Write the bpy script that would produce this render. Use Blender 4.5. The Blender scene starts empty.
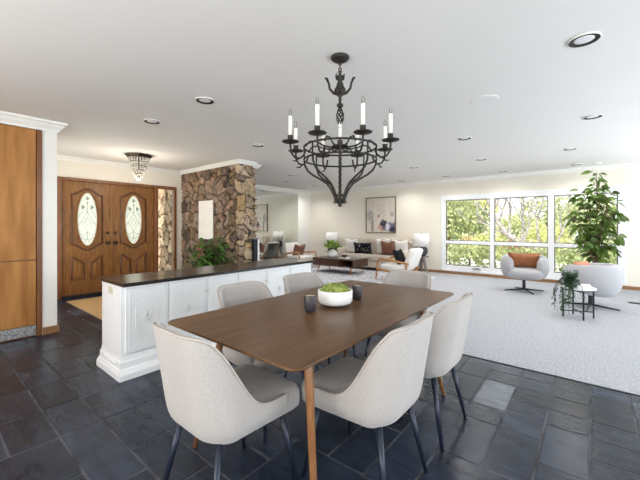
import bpy, bmesh, math, random
import numpy as np
from mathutils import Vector, Matrix
random.seed(7)
PI = math.pi
scene = bpy.context.scene
COL = scene.collection

# ------------------------------------------------------------------ camera
YAW = math.radians(39.3)
cam_d = bpy.data.cameras.new('camera')
cam = bpy.data.objects.new('camera', cam_d)
COL.objects.link(cam)
cam.location = (0, 0, 1.27)
cam.rotation_euler = (PI/2, 0, YAW - PI/2)
cam_d.sensor_width = 36
cam_d.lens = 330.3/640*36
cam_d.shift_y = -14/640
cam_d.clip_start = 0.05
scene.camera = cam

# ------------------------------------------------------------------ world, sun, daylight and fill lights
world = bpy.data.worlds.new('sky')
scene.world = world
world.use_nodes = True
bg = world.node_tree.nodes['Background']
bg.inputs[0].default_value = (0.90, 0.95, 1.0, 1)
bg.inputs[1].default_value = 1.7

def add_light(name, kind, loc, direction, energy, color=(1, 1, 1), **kw):
    d = bpy.data.lights.new(name, kind)
    d.energy = energy
    d.color = color
    for k, v in kw.items():
        setattr(d, k, v)
    o = bpy.data.objects.new(name, d)
    COL.objects.link(o)
    o.location = loc
    o.rotation_euler = Vector(direction).to_track_quat('-Z', 'Z').to_euler()
    return o
add_light('sun', 'SUN', (0, 0, 20), (0.75, 0.12, -0.80), 5.5, (1, 0.95, 0.86), angle=0.03)
# daylight (sky and sunlit ground) by unseen glazing to the right; west and entry lights are fills added with their openings
add_light('fill_light_west', 'AREA', (-2.35, 1.2, 1.2), (1, 0, 0.9), 122, (1, 0.96, 0.91), shape='RECTANGLE', size=1.9, size_y=4.8)
add_light('daylight_south', 'AREA', (2.0, -2.95, 1.1), (0, 1, 0.6), 108, (0.80, 0.90, 1.0), shape='RECTANGLE', size=6.0, size_y=2.0)
add_light('daylight_south_living', 'AREA', (7.0, -2.95, 1.1), (0, 1, 0.8), 75, (0.86, 0.93, 1.0), shape='RECTANGLE', size=2.6, size_y=2.0)
add_light('fill_light_entry', 'AREA', (0.80, 6.05, 1.2), (1, 0, 0.25), 26, (1.0, 0.96, 0.90), shape='RECTANGLE', size=1.9, size_y=1.7)

scene.view_settings.view_transform = 'Standard'
scene.view_settings.look = 'None'
scene.view_settings.gamma = 1
scene.view_settings.use_curve_mapping = False
scene.view_settings.exposure = 0.42
try:
    scene.cycles.use_denoising = True
    scene.cycles.max_bounces = 10
    scene.cycles.diffuse_bounces = 6
    scene.cycles.transparent_max_bounces = 16
    scene.cycles.sample_clamp_indirect = 6
    scene.cycles.caustics_reflective = False
    scene.cycles.caustics_refractive = False
except Exception:
    pass

# ------------------------------------------------------------------ materials
def mat(name, c, rough=0.6, metal=0.0, c2=None, nscale=8.0, ndetail=4.0, stretch=(1, 1, 1), bump=0.0, bscale=None,
        spec=0.5, sheen=0.0, ramp=(0.35, 0.65), island=0.0, emit=0.0, trans=0.0, coat=0.0, rough_var=0.0, bdist=0.01):
    m = bpy.data.materials.new(name)
    m.use_nodes = True
    nt = m.node_tree
    b = nt.nodes['Principled BSDF']
    L = nt.links.new
    b.inputs['Roughness'].default_value = rough
    b.inputs['Metallic'].default_value = metal
    b.inputs['Specular IOR Level'].default_value = spec
    b.inputs['Sheen Weight'].default_value = sheen
    b.inputs['Coat Weight'].default_value = coat
    b.inputs['Base Color'].default_value = (*c, 1)
    if trans:
        b.inputs['Transmission Weight'].default_value = trans
    if emit:
        b.inputs['Emission Color'].default_value = (*c, 1)
        b.inputs['Emission Strength'].default_value = emit
    if c2 is None:
        c2 = tuple(x*0.94 for x in c)
    tc = nt.nodes.new('ShaderNodeTexCoord')
    mp = nt.nodes.new('ShaderNodeMapping')
    mp.inputs['Scale'].default_value = stretch
    L(tc.outputs['Object'], mp.inputs['Vector'])
    nz = nt.nodes.new('ShaderNodeTexNoise')
    nz.inputs['Scale'].default_value = nscale
    nz.inputs['Detail'].default_value = ndetail
    L(mp.outputs[0], nz.inputs['Vector'])
    rp = nt.nodes.new('ShaderNodeValToRGB')
    rp.color_ramp.elements[0].position = ramp[0]
    rp.color_ramp.elements[1].position = ramp[1]
    rp.color_ramp.elements[0].color = (*c, 1)
    rp.color_ramp.elements[1].color = (*c2, 1)
    L(nz.outputs['Fac'], rp.inputs['Fac'])
    out = rp.outputs['Color']
    if island:
        g = nt.nodes.new('ShaderNodeNewGeometry')
        mr = nt.nodes.new('ShaderNodeMapRange')
        mr.inputs[3].default_value = 1 - island
        mr.inputs[4].default_value = 1 + island
        L(g.outputs['Random Per Island'], mr.inputs[0])
        mx = nt.nodes.new('ShaderNodeMix')
        mx.data_type = 'RGBA'
        mx.blend_type = 'MULTIPLY'
        mx.inputs[0].default_value = 1
        L(out, mx.inputs[6])
        L(mr.outputs[0], mx.inputs[7])
        out = mx.outputs[2]
    L(out, b.inputs['Base Color'])
    if rough_var:
        mr2 = nt.nodes.new('ShaderNodeMapRange')
        mr2.inputs[3].default_value = rough - rough_var
        mr2.inputs[4].default_value = rough + rough_var
        L(nz.outputs['Fac'], mr2.inputs[0])
        L(mr2.outputs[0], b.inputs['Roughness'])
    if bump:
        n2 = nz
        if bscale:
            n2 = nt.nodes.new('ShaderNodeTexNoise')
            n2.inputs['Scale'].default_value = bscale
            n2.inputs['Detail'].default_value = 5
            L(mp.outputs[0], n2.inputs['Vector'])
        bp = nt.nodes.new('ShaderNodeBump')
        bp.inputs['Strength'].default_value = bump
        bp.inputs['Distance'].default_value = bdist
        L(n2.outputs['Fac'], bp.inputs['Height'])
        L(bp.outputs[0], b.inputs['Normal'])
    return m

def attr_mat(name, rough=0.85, bump=0.7, bscale=30):
    m = mat(name, (1, 1, 1), rough, c2=(0.45, 0.42, 0.40), nscale=11, ndetail=8, bump=bump, bscale=bscale, ramp=(0.35, 0.68))
    nt = m.node_tree
    b = nt.nodes['Principled BSDF']
    src = b.inputs['Base Color'].links[0].from_socket
    at = nt.nodes.new('ShaderNodeAttribute')
    at.attribute_name = 'stone_tint'
    mx = nt.nodes.new('ShaderNodeMix')
    mx.data_type = 'RGBA'
    mx.blend_type = 'MULTIPLY'
    mx.inputs[0].default_value = 1
    nt.links.new(at.outputs['Color'], mx.inputs[6])
    nt.links.new(src, mx.inputs[7])
    nt.links.new(mx.outputs[2], b.inputs['Base Color'])
    return m

def glass_mat(name, tint=(1, 1, 1), fres=1.45, gloss_rough=0.0):
    m = bpy.data.materials.new(name)
    m.use_nodes = True
    nt = m.node_tree
    nt.nodes.clear()
    o = nt.nodes.new('ShaderNodeOutputMaterial')
    t = nt.nodes.new('ShaderNodeBsdfTransparent')
    t.inputs[0].default_value = (*tint, 1)
    g = nt.nodes.new('ShaderNodeBsdfGlossy')
    g.inputs['Roughness'].default_value = gloss_rough
    f = nt.nodes.new('ShaderNodeFresnel')
    f.inputs[0].default_value = fres
    mx = nt.nodes.new('ShaderNodeMixShader')
    nt.links.new(f.outputs[0], mx.inputs[0])
    nt.links.new(t.outputs[0], mx.inputs[1])
    nt.links.new(g.outputs[0], mx.inputs[2])
    nt.links.new(mx.outputs[0], o.inputs[0])
    return m

def leaf_mat(name, c, c2, trans=0.35, rough=0.45):
    m = mat(name, c, rough, c2=c2, nscale=3, island=0.45)
    nt = m.node_tree
    b = nt.nodes['Principled BSDF']
    o = [n for n in nt.nodes if n.type == 'OUTPUT_MATERIAL'][0]
    tr = nt.nodes.new('ShaderNodeBsdfTranslucent')
    nt.links.new(b.inputs['Base Color'].links[0].from_socket, tr.inputs[0])
    mx = nt.nodes.new('ShaderNodeMixShader')
    mx.inputs[0].default_value = trans
    nt.links.new(b.outputs[0], mx.inputs[1])
    nt.links.new(tr.outputs[0], mx.inputs[2])
    nt.links.new(mx.outputs[0], o.inputs[0])
    return m

def frosted_mat(name, c):
    m = bpy.data.materials.new(name)
    m.use_nodes = True
    nt = m.node_tree
    b = nt.nodes['Principled BSDF']
    b.inputs['Base Color'].default_value = (*c, 1)
    b.inputs['Roughness'].default_value = 0.15
    o = [n for n in nt.nodes if n.type == 'OUTPUT_MATERIAL'][0]
    tr = nt.nodes.new('ShaderNodeBsdfTranslucent')
    tr.inputs[0].default_value = (*c, 1)
    mx = nt.nodes.new('ShaderNodeMixShader')
    mx.inputs[0].default_value = 0.8
    nt.links.new(b.outputs[0], mx.inputs[1])
    nt.links.new(tr.outputs[0], mx.inputs[2])
    nt.links.new(mx.outputs[0], o.inputs[0])
    return m

M = {}
M['wall'] = mat('cream_wall_paint', (0.80, 0.755, 0.66), 0.85, c2=(0.79, 0.745, 0.65), nscale=3, spec=0.2)
M['wall_white'] = mat('white_wall_paint', (0.80, 0.79, 0.75), 0.85, spec=0.2, nscale=3, c2=(0.79, 0.78, 0.74))
M['ceiling'] = mat('ceiling_paint', (0.80, 0.785, 0.765), 0.9, spec=0.1, nscale=2, c2=(0.79, 0.775, 0.755), bump=0.05, bscale=120)
M['crown'] = mat('white_trim_paint', (0.84, 0.83, 0.79), 0.5, nscale=3)
M['window_white'] = mat('white_window_paint', (0.86, 0.87, 0.88), 0.4, nscale=3)
def slate_mat(name, c, c2, island):
    """cleft slate: streaks running one way across each slab, slab-to-slab variation"""
    m = mat(name, c, 0.25, c2=c2, nscale=2.2, ndetail=8, ramp=(0.3, 0.72), spec=0.24, island=island)
    nt = m.node_tree; b = nt.nodes['Principled BSDF']; L = nt.links.new
    tc = nt.nodes.new('ShaderNodeTexCoord')
    mp = nt.nodes.new('ShaderNodeMapping')
    g = nt.nodes.new('ShaderNodeNewGeometry')
    ma = nt.nodes.new('ShaderNodeMath'); ma.operation = 'MULTIPLY'; ma.inputs[1].default_value = 3.1
    cb = nt.nodes.new('ShaderNodeCombineXYZ')
    L(g.outputs['Random Per Island'], ma.inputs[0]); L(ma.outputs[0], cb.inputs[2]); L(cb.outputs[0], mp.inputs['Rotation'])
    mp.inputs['Scale'].default_value = (3.4, 1.0, 1)
    L(tc.outputs['Object'], mp.inputs['Vector'])
    nz = nt.nodes.new('ShaderNodeTexNoise')
    nz.inputs['Scale'].default_value = 5.0; nz.inputs['Detail'].default_value = 4; nz.inputs['Roughness'].default_value = 0.55; nz.inputs['Distortion'].default_value = 0.5
    L(mp.outputs[0], nz.inputs['Vector'])
    mr = nt.nodes.new('ShaderNodeMapRange')
    mr.inputs[1].default_value = 0.3; mr.inputs[2].default_value = 0.7
    mr.inputs[3].default_value = 0.68; mr.inputs[4].default_value = 1.42
    L(nz.outputs['Fac'], mr.inputs[0])
    mx = nt.nodes.new('ShaderNodeMix'); mx.data_type = 'RGBA'; mx.blend_type = 'MULTIPLY'; mx.inputs[0].default_value = 1
    L(b.inputs['Base Color'].links[0].from_socket, mx.inputs[6]); L(mr.outputs[0], mx.inputs[7])
    L(mx.outputs[2], b.inputs['Base Color'])
    bp = nt.nodes.new('ShaderNodeBump'); bp.inputs['Strength'].default_value = 0.5; bp.inputs['Distance'].default_value = 0.008
    L(nz.outputs['Fac'], bp.inputs['Height']); L(bp.outputs[0], b.inputs['Normal'])
    return m
M['slate'] = slate_mat('dark_slate', (0.011, 0.0155, 0.027), (0.030, 0.040, 0.060), 0.4)
M['slate_sheen'] = slate_mat('slate_painted_sheen', (0.10, 0.115, 0.145), (0.15, 0.17, 0.20), 0.1)  # one slab's reflection painted in as a paler base colour
M['grout'] = mat('grout', (0.12, 0.125, 0.145), 0.75, nscale=6, c2=(0.05, 0.048, 0.05), spec=0.2, bump=0.3)
M['carpet'] = mat('pale_grey_carpet', (0.50, 0.51, 0.545), 0.95, c2=(0.30, 0.31, 0.34), nscale=55, ndetail=3, ramp=(0.35, 0.75), bump=1.0, bscale=90, spec=0.1, sheen=0.2, bdist=0.02)
M['cab_white'] = mat('white_cabinet_paint', (0.84, 0.85, 0.86), 0.4, nscale=4, c2=(0.80, 0.81, 0.82))
M['counter'] = mat('dark_brown_counter', (0.022, 0.0145, 0.011), 0.2, c2=(0.014, 0.011, 0.0095), nscale=4, stretch=(0.6, 6, 1))
M['honey'] = mat('honey_wood', (0.46, 0.215, 0.065), 0.5, c2=(0.31, 0.132, 0.034), nscale=2.4, ndetail=9, stretch=(4.5, 4.5, 0.6), bump=0.05, spec=0.25)
M['honey_dark'] = mat('brown_wood_trim', (0.22, 0.085, 0.026), 0.4, c2=(0.15, 0.055, 0.016), nscale=6, stretch=(4, 4, 0.5))
M['door_wood'] = mat('oak_door_wood', (0.28, 0.125, 0.032), 0.42, c2=(0.16, 0.064, 0.014), nscale=7, ndetail=6, stretch=(7, 7, 0.6), spec=0.3, bump=0.04)
M['door_groove'] = mat('dark_oak_moulding', (0.125, 0.044, 0.013), 0.38, c2=(0.09, 0.03, 0.009), nscale=8, stretch=(5, 5, 1), coat=0.2)
M['baseboard'] = mat('brown_baseboard', (0.33, 0.17, 0.075), 0.5, c2=(0.24, 0.115, 0.045), nscale=8, stretch=(1, 1, 4))
M['steel_perf'] = mat('brushed_grille', (0.55, 0.55, 0.54), 0.35, metal=0.6, nscale=60, c2=(0.25, 0.25, 0.25), ramp=(0.4, 0.6))
M['walnut'] = mat('walnut_tabletop', (0.138, 0.069, 0.029), 0.30, c2=(0.092, 0.045, 0.018), nscale=3.5, ndetail=8, stretch=(0.7, 9, 9), bump=0.02, rough_var=0.03, spec=0.22)
M['leg_wood'] = mat('warm_walnut_leg', (0.30, 0.140, 0.055), 0.4, c2=(0.22, 0.095, 0.036), nscale=9, stretch=(6, 6, 0.7))
M['chair_fabric'] = mat('oatmeal_fabric', (0.44, 0.41, 0.385), 0.95, c2=(0.385, 0.357, 0.337), nscale=140, ndetail=2, bump=0.35, bscale=260, spec=0.1, sheen=0.35, bdist=0.004)
M['chair_seam'] = mat('oatmeal_piping', (0.47, 0.42, 0.38), 0.95, nscale=80, spec=0.1)
M['navy_metal'] = mat('navy_black_metal', (0.016, 0.022, 0.04), 0.32, metal=0.3, nscale=20)
M['black_metal'] = mat('black_metal', (0.014, 0.017, 0.024), 0.4, metal=0.3, nscale=20)
M['iron'] = mat('wrought_iron', (0.016, 0.0135, 0.011), 0.55, metal=0.3, c2=(0.034, 0.027, 0.021), nscale=30, bump=0.3, bscale=60)
M['candle'] = mat('ivory_candle', (0.85, 0.82, 0.74), 0.5, nscale=10)
M['bulb'] = glass_mat('clear_bulb', (0.97, 0.96, 0.93))
M['ceramic'] = mat('white_ceramic', (0.86, 0.86, 0.85), 0.35, nscale=5)
M['moss'] = mat('green_moss', (0.15, 0.22, 0.035), 0.95, c2=(0.36, 0.42, 0.11), nscale=30, bump=1.0, bscale=70, bdist=0.02, ramp=(0.35, 0.65))
M['cup'] = mat('dark_glazed_cup', (0.032, 0.028, 0.034), 0.45, c2=(0.12, 0.095, 0.085), nscale=26, stretch=(1, 1, 0.5), bump=0.2, ramp=(0.45, 0.8))
M['wax'] = mat('pale_wax', (0.62, 0.50, 0.30), 0.6, nscale=10)
M['sofa'] = mat('beige_sofa_fabric', (0.60, 0.53, 0.45), 0.95, c2=(0.55, 0.48, 0.405), nscale=60, spec=0.1, sheen=0.3, bump=0.2)
M['white_fabric'] = mat('white_boucle', (0.80, 0.785, 0.75), 0.95, nscale=60, c2=(0.74, 0.725, 0.69), spec=0.1, sheen=0.3, bump=0.3)
M['rust'] = mat('rust_leather', (0.30, 0.105, 0.035), 0.55, c2=(0.235, 0.078, 0.024), nscale=9, bump=0.15)
M['brown_leather'] = mat('brown_leather', (0.20, 0.085, 0.05), 0.5, c2=(0.15, 0.06, 0.035), nscale=9, bump=0.15)
M['black_cushion'] = mat('black_patterned_cloth', (0.010, 0.010, 0.014), 0.9, c2=(0.45, 0.43, 0.40), nscale=26, ramp=(0.60, 0.66), spec=0.1)
M['black_cloth'] = mat('black_cloth', (0.014, 0.014, 0.018), 0.9, spec=0.1)
M['pink_cloth'] = mat('peach_cloth', (0.62, 0.27, 0.17), 0.9, spec=0.1)
M['arm_wood'] = mat('golden_oak_frame', (0.42, 0.20, 0.06), 0.4, c2=(0.34, 0.15, 0.042), nscale=8, stretch=(3, 3, 3))
M['coffee_wood'] = mat('dark_walnut', (0.080, 0.038, 0.022), 0.3, c2=(0.055, 0.026, 0.015), nscale=5, stretch=(6, 1, 6))
M['rug'] = mat('grey_shag', (0.72, 0.72, 0.75), 0.95, c2=(0.42, 0.43, 0.49), nscale=14, ndetail=6, bump=1.0, bscale=25, bdist=0.03, ramp=(0.4, 0.62), spec=0.1)
M['jute'] = mat('tan_woven_mat', (0.50, 0.33, 0.165), 0.95, c2=(0.36, 0.22, 0.10), nscale=45, stretch=(1, 1.6, 1), bump=0.8, bscale=60, ramp=(0.4, 0.6), spec=0.1)
M['lamp_shade'] = mat('white_lampshade', (0.86, 0.85, 0.82), 0.85, spec=0.1)
M['lamp_ball'] = mat('charcoal_ceramic', (0.035, 0.038, 0.045), 0.6, c2=(0.06, 0.063, 0.07), nscale=12, bump=0.3)
M['stand_grey'] = mat('grey_brown_stand', (0.22, 0.19, 0.18), 0.6, nscale=10)
M['swivel'] = mat('pale_grey_upholstery', (0.38, 0.38, 0.395), 0.95, c2=(0.35, 0.35, 0.365), nscale=70, spec=0.1, sheen=0.3, bump=0.2)
M['marble'] = mat('white_tabletop', (0.84, 0.84, 0.84), 0.3, nscale=6)
M['fig_leaf'] = leaf_mat('glossy_green_leaf', (0.055, 0.115, 0.020), (0.15, 0.23, 0.04), 0.3, 0.35)
M['fern_leaf'] = leaf_mat('fresh_green_leaf', (0.055, 0.15, 0.028), (0.12, 0.25, 0.05), 0.2, 0.4)
M['vine_leaf'] = leaf_mat('dark_green_leaf', (0.024, 0.062, 0.026), (0.05, 0.105, 0.045), 0.15, 0.45)
M['lime_leaf'] = leaf_mat('yellow_green_leaf', (0.26, 0.38, 0.05), (0.38, 0.50, 0.10), 0.3, 0.45)
M['red_flower'] = mat('red_flower', (0.42, 0.045, 0.03), 0.6)
M['bark'] = mat('brown_bark', (0.16, 0.10, 0.06), 0.9, bump=0.5, nscale=12)
M['pale_bark'] = mat('pale_grey_bark', (0.36, 0.33, 0.32), 0.9, c2=(0.18, 0.16, 0.155), nscale=5, bump=0.5)
M['soil'] = mat('potting_soil', (0.03, 0.02, 0.014), 0.95, bump=0.8, nscale=30)
M['basket'] = mat('pale_planter', (0.6, 0.58, 0.55), 0.8, nscale=12)
M['mirror'] = mat('mirror_silver', (0.86, 0.90, 0.875), 0.015, metal=1.0, c2=(0.86, 0.90, 0.875))
M['glass'] = glass_mat('window_glass', (0.98, 0.985, 0.98), 1.12)
M['frosted'] = frosted_mat('frosted_glass', (0.93, 0.95, 0.93))
M['leading'] = mat('grey_lead_came', (0.27, 0.30, 0.26), 0.45, metal=0.3)
M['leaded_green'] = mat('green_bevel_glass', (0.26, 0.33, 0.26), 0.3)
M['bronze'] = mat('dark_bronze', (0.07, 0.05, 0.035), 0.35, metal=0.8)
M['crystal'] = mat('crystal_drops', (0.90, 0.86, 0.77), 0.12, trans=0.12, c2=(0.70, 0.64, 0.53), nscale=60)
M['baffle'] = mat('black_baffle', (0.012, 0.012, 0.012), 0.6)
M['lens'] = mat('frosted_lamp_lens', (0.80, 0.80, 0.82), 0.5)
M['plate'] = mat('cream_outlet_plate', (0.62, 0.60, 0.44), 0.45)
M['vent'] = mat('dark_floor_register', (0.045, 0.036, 0.030), 0.5, metal=0.4)
M['book'] = mat('white_book_cover', (0.82, 0.82, 0.80), 0.6)
M['grey_book'] = mat('grey_book_cover', (0.30, 0.29, 0.29), 0.6)
M['frame'] = mat('brass_brown_frame', (0.20, 0.145, 0.085), 0.45, metal=0.3)
M['stone'] = attr_mat('fieldstone')
M['lawn'] = mat('garden_ground', (0.22, 0.30, 0.10), 0.95, c2=(0.38, 0.36, 0.22), nscale=0.7, ndetail=6)
M['drive'] = mat('pale_driveway', (0.62, 0.60, 0.58), 0.9, nscale=3)
M['hedge'] = leaf_mat('hedge_leaf', (0.40, 0.45, 0.19), (0.60, 0.63, 0.36), 0.35)
M['tree_a'] = leaf_mat('olive_leaf', (0.32, 0.36, 0.16), (0.50, 0.53, 0.29), 0.35)
M['tree_b'] = leaf_mat('deep_green_leaf', (0.13, 0.19, 0.08), (0.24, 0.30, 0.15), 0.3)
M['tree_c'] = leaf_mat('lemon_leaf', (0.55, 0.57, 0.20), (0.66, 0.66, 0.33), 0.4)
M['tree_red'] = leaf_mat('red_bush_leaf', (0.55, 0.14, 0.10), (0.62, 0.25, 0.16), 0.4)
M['tree_or'] = leaf_mat('orange_bush_leaf', (0.62, 0.46, 0.26), (0.64, 0.54, 0.34), 0.4)
M['fire_black'] = mat('black_steel', (0.012, 0.014, 0.02), 0.4, metal=0.4)
M['off_white'] = mat('off_white_board', (0.80, 0.78, 0.75), 0.7)
M['tray'] = mat('dark_tray', (0.03, 0.025, 0.022), 0.5)
M['rug_edge'] = mat('tan_binding', (0.40, 0.25, 0.12), 0.9)

# ------------------------------------------------------------------ geometry helpers
def obj(name, bm, m, parent=None, smooth=False, loc=None, bevel=0, sub=0, auto=None):
    me = bpy.data.meshes.new(name)
    bm.to_mesh(me)
    bm.free()
    mats = m if isinstance(m, (list, tuple)) else [m]
    for mm in mats:
        me.materials.append(M[mm] if isinstance(mm, str) else mm)
    if smooth:
        for p in me.polygons:
            p.use_smooth = True
    o = bpy.data.objects.new(name, me)
    COL.objects.link(o)
    if parent:
        o.parent = parent
    if loc:
        o.location = loc
    if bevel:
        bv = o.modifiers.new('bevel', 'BEVEL')
        bv.width = bevel
        bv.segments = 3
        bv.limit_method = 'ANGLE'
        bv.angle_limit = math.radians(40)
    if sub:
        s = o.modifiers.new('sub', 'SUBSURF')
        s.levels = sub
        s.render_levels = sub
    return o

def tag(o, label, cat, group=None):
    o['label'] = label
    o['category'] = cat
    if group:
        o['group'] = group
    return o

def struct(o):
    o['kind'] = 'structure'
    return o

def thing(name, label, cat, loc=(0, 0, 0), rz=0, group=None):
    o = bpy.data.objects.new(name, None)
    COL.objects.link(o)
    o.location = loc
    o.rotation_euler = (0, 0, rz)
    o.empty_display_size = 0.1
    return tag(o, label, cat, group)

def dup(root, loc, rz=None, label=None, scale=None):
    def rec(o, par):
        c = o.copy()
        COL.objects.link(c)
        if par:
            c.parent = par
        for ch in [x for x in bpy.data.objects if x.parent == o]:
            rec(ch, c)
        return c
    r = rec(root, None)
    r.location = loc
    if rz is not None:
        r.rotation_euler = (0, 0, rz)
    if label:
        r['label'] = label
    if scale:
        r.scale = (scale, scale, scale)
    return r

def facing(dx, dy):
    return math.atan2(-dx, dy)

def box(bm, x0, x1, y0, y1, z0, z1, mi=0):
    v = [bm.verts.new(p) for p in ((x0, y0, z0), (x1, y0, z0), (x1, y1, z0), (x0, y1, z0), (x0, y0, z1), (x1, y0, z1), (x1, y1, z1), (x0, y1, z1))]
    for f in ((3, 2, 1, 0), (4, 5, 6, 7), (0, 1, 5, 4), (1, 2, 6, 5), (2, 3, 7, 6), (3, 0, 4, 7)):
        fc = bm.faces.new([v[i] for i in f])
        fc.material_index = mi
    return v

def B(*boxes):
    bm = bmesh.new()
    for b in boxes:
        box(bm, *b)
    return bm

def rbox(x0, x1, y0, y1, z0, z1, r=0.03, seg=4):
    bm = B((x0, x1, y0, y1, z0, z1))
    bmesh.ops.bevel(bm, geom=bm.edges[:], offset=r, segments=seg, profile=0.5, affect='EDGES')
    return bm

def frame_axes(d):
    d = d.normalized()
    up = Vector((0, 0, 1)) if abs(d.z) < 0.95 else Vector((1, 0, 0))
    a = d.cross(up).normalized()
    return a, a.cross(d).normalized()

def tube(bm, pts, r, n=8, closed=False, cap=True):
    pts = [Vector(p) for p in pts]
    k = len(pts)
    rs = r if isinstance(r, (list, tuple)) else [r]*k
    rings = []
    a = None
    for i, p in enumerate(pts):
        if closed:
            d = pts[(i+1) % k] - pts[i-1]
        else:
            d = pts[min(i+1, k-1)] - pts[max(i-1, 0)]
        d = d.normalized()
        if a is None:
            a, b = frame_axes(d)
        else:
            a = (a - d*a.dot(d)).normalized()
            b = a.cross(d).normalized()
        rings.append([bm.verts.new(p + (a*math.cos(2*PI*j/n) + b*math.sin(2*PI*j/n))*rs[i]) for j in range(n)])
    for i in range(k if closed else k-1):
        r0, r1 = rings[i], rings[(i+1) % k]
        for j in range(n):
            bm.faces.new((r0[j], r0[(j+1) % n], r1[(j+1) % n], r1[j]))
    if cap and not closed:
        bm.faces.new(rings[0][::-1])
        bm.faces.new(rings[-1])
    return bm

def T(pts, r, n=8, closed=False):
    bm = bmesh.new()
    tube(bm, pts, r, n, closed)
    bmesh.ops.recalc_face_normals(bm, faces=bm.faces[:])
    return bm

def lathe(bm, prof, n=32, c=(0, 0), cap=True):
    rings = []
    for r, z in prof:
        if r < 1e-5:
            rings.append([bm.verts.new((c[0], c[1], z))])
        else:
            rings.append([bm.verts.new((c[0]+r*math.cos(2*PI*j/n), c[1]+r*math.sin(2*PI*j/n), z)) for j in range(n)])
    for r0, r1 in zip(rings, rings[1:]):
        for j in range(n):
            q = [r0[j % len(r0)], r0[(j+1) % n % len(r0)], r1[(j+1) % n % len(r1)], r1[j % len(r1)]]
            u = []
            for v in q:
                if v not in u:
                    u.append(v)
            if len(u) > 2:
                bm.faces.new(u)
    if cap:
        if len(rings[0]) > 1:
            bm.faces.new(rings[0][::-1])
        if len(rings[-1]) > 1:
            bm.faces.new(rings[-1])
    return bm

def LA(prof, n=32, c=(0, 0), cap=True):
    bm = lathe(bmesh.new(), prof, n, c, cap)
    bmesh.ops.recalc_face_normals(bm, faces=bm.faces[:])
    return bm

def prism(pts2, z0, z1, axis='z'):
    """extrude a closed 2-D outline; axis tells which world axis is the depth"""
    bm = bmesh.new()
    def P(a, b, c):
        return {'z': (a, b, c), 'y': (a, c, b), 'x': (c, a, b)}[axis]
    lo = [bm.verts.new(P(a, b, z0)) for a, b in pts2]
    hi = [bm.verts.new(P(a, b, z1)) for a, b in pts2]
    n = len(pts2)
    for i in range(n):
        bm.faces.new((lo[i], lo[(i+1) % n], hi[(i+1) % n], hi[i]))
    bm.faces.new(lo[::-1])
    bm.faces.new(hi)
    bmesh.ops.recalc_face_normals(bm, faces=bm.faces[:])
    return bm

def rrect(x0, x1, y0, y1, r, n=8):
    out = []
    for cx, cy, a0 in ((x1-r, y1-r, 0), (x0+r, y1-r, PI/2), (x0+r, y0+r, PI), (x1-r, y0+r, 1.5*PI)):
        for k in range(n+1):
            a = a0 + PI/2*k/n
            out.append((cx+r*math.cos(a), cy+r*math.sin(a)))
    return out

def leaf(bm, p, d, up, L, W, droop=0.2, fold=0.25):
    p = Vector(p)
    d = Vector(d).normalized()
    s = d.cross(Vector(up))
    if s.length < 1e-3:
        s = Vector((1, 0, 0))
    s.normalize()
    u = s.cross(d)
    mid = []
    lf = []
    rt = []
    for t, w in ((0, 0.08), (0.3, 0.85), (0.6, 0.9), (0.85, 0.5), (1.0, 0.0)):
        c = p + d*L*t - Vector((0, 0, 1))*droop*L*t*t
        mid.append(bm.verts.new(c))
        if w:
            lf.append(bm.verts.new(c + s*W*w/2 + u*fold*W*w/2))
            rt.append(bm.verts.new(c - s*W*w/2 + u*fold*W*w/2))
    for i in range(3):
        bm.faces.new((mid[i], mid[i+1], lf[i+1], lf[i]))
        bm.faces.new((mid[i+1], mid[i], rt[i], rt[i+1]))
    bm.faces.new((mid[3], mid[4], lf[3]))
    bm.faces.new((mid[4], mid[3], rt[3]))

def rnd_dir(zmin=-1, zmax=1):
    a = random.uniform(0, 2*PI)
    z = random.uniform(zmin, zmax)
    r = math.sqrt(max(0, 1-z*z))
    return Vector((r*math.cos(a), r*math.sin(a), z))

def pillow_bm(w, h, t, n=14, notch=0.0):
    """stands in local XZ, thickness along Y, base at z=0"""
    bm = bmesh.new()
    sides = []
    for sg in (1, -1):
        g = []
        for i in range(n+1):
            row = []
            for j in range(n+1):
                u = 2*i/n-1
                v = 2*j/n-1
                pinch = 1 - 0.09*(1-abs(u)**2)*abs(v)**4
                pinch2 = 1 - 0.09*(1-abs(v)**2)*abs(u)**4
                th = max(0, (1-u**4)*(1-v**4))**0.55*t/2
                z = v*h/2*pinch + h/2
                if notch and v > 0:
                    z -= notch*math.exp(-(u/0.4)**2)*v
                row.append((u*w/2*pinch2, sg*th, z))
            g.append(row)
        sides.append(g)
    vs = {}
    def V(p):
        k = tuple(round(c, 5) for c in p)
        if k not in vs:
            vs[k] = bm.verts.new(p)
        return vs[k]
    for q, g in enumerate(sides):
        for i in range(n):
            for j in range(n):
                f = [V(g[i][j]), V(g[i+1][j]), V(g[i+1][j+1]), V(g[i][j+1])]
                if len(set(f)) == 4:
                    try:
                        bm.faces.new(f if q else f[::-1])
                    except ValueError:
                        pass
    return bm

def pillow(name, label, loc, rz, w, h, t, m, tilt=0.2, notch=0.0, group=None):
    o = obj(name, pillow_bm(w, h, t, notch=notch), m, smooth=True)
    o.location = loc
    o.rotation_euler = (tilt, 0, rz)
    tag(o, label, 'pillow', group)
    return o

# ================================================================== SETTING
H = 2.5
CX = 3.43            # carpet edge
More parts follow.
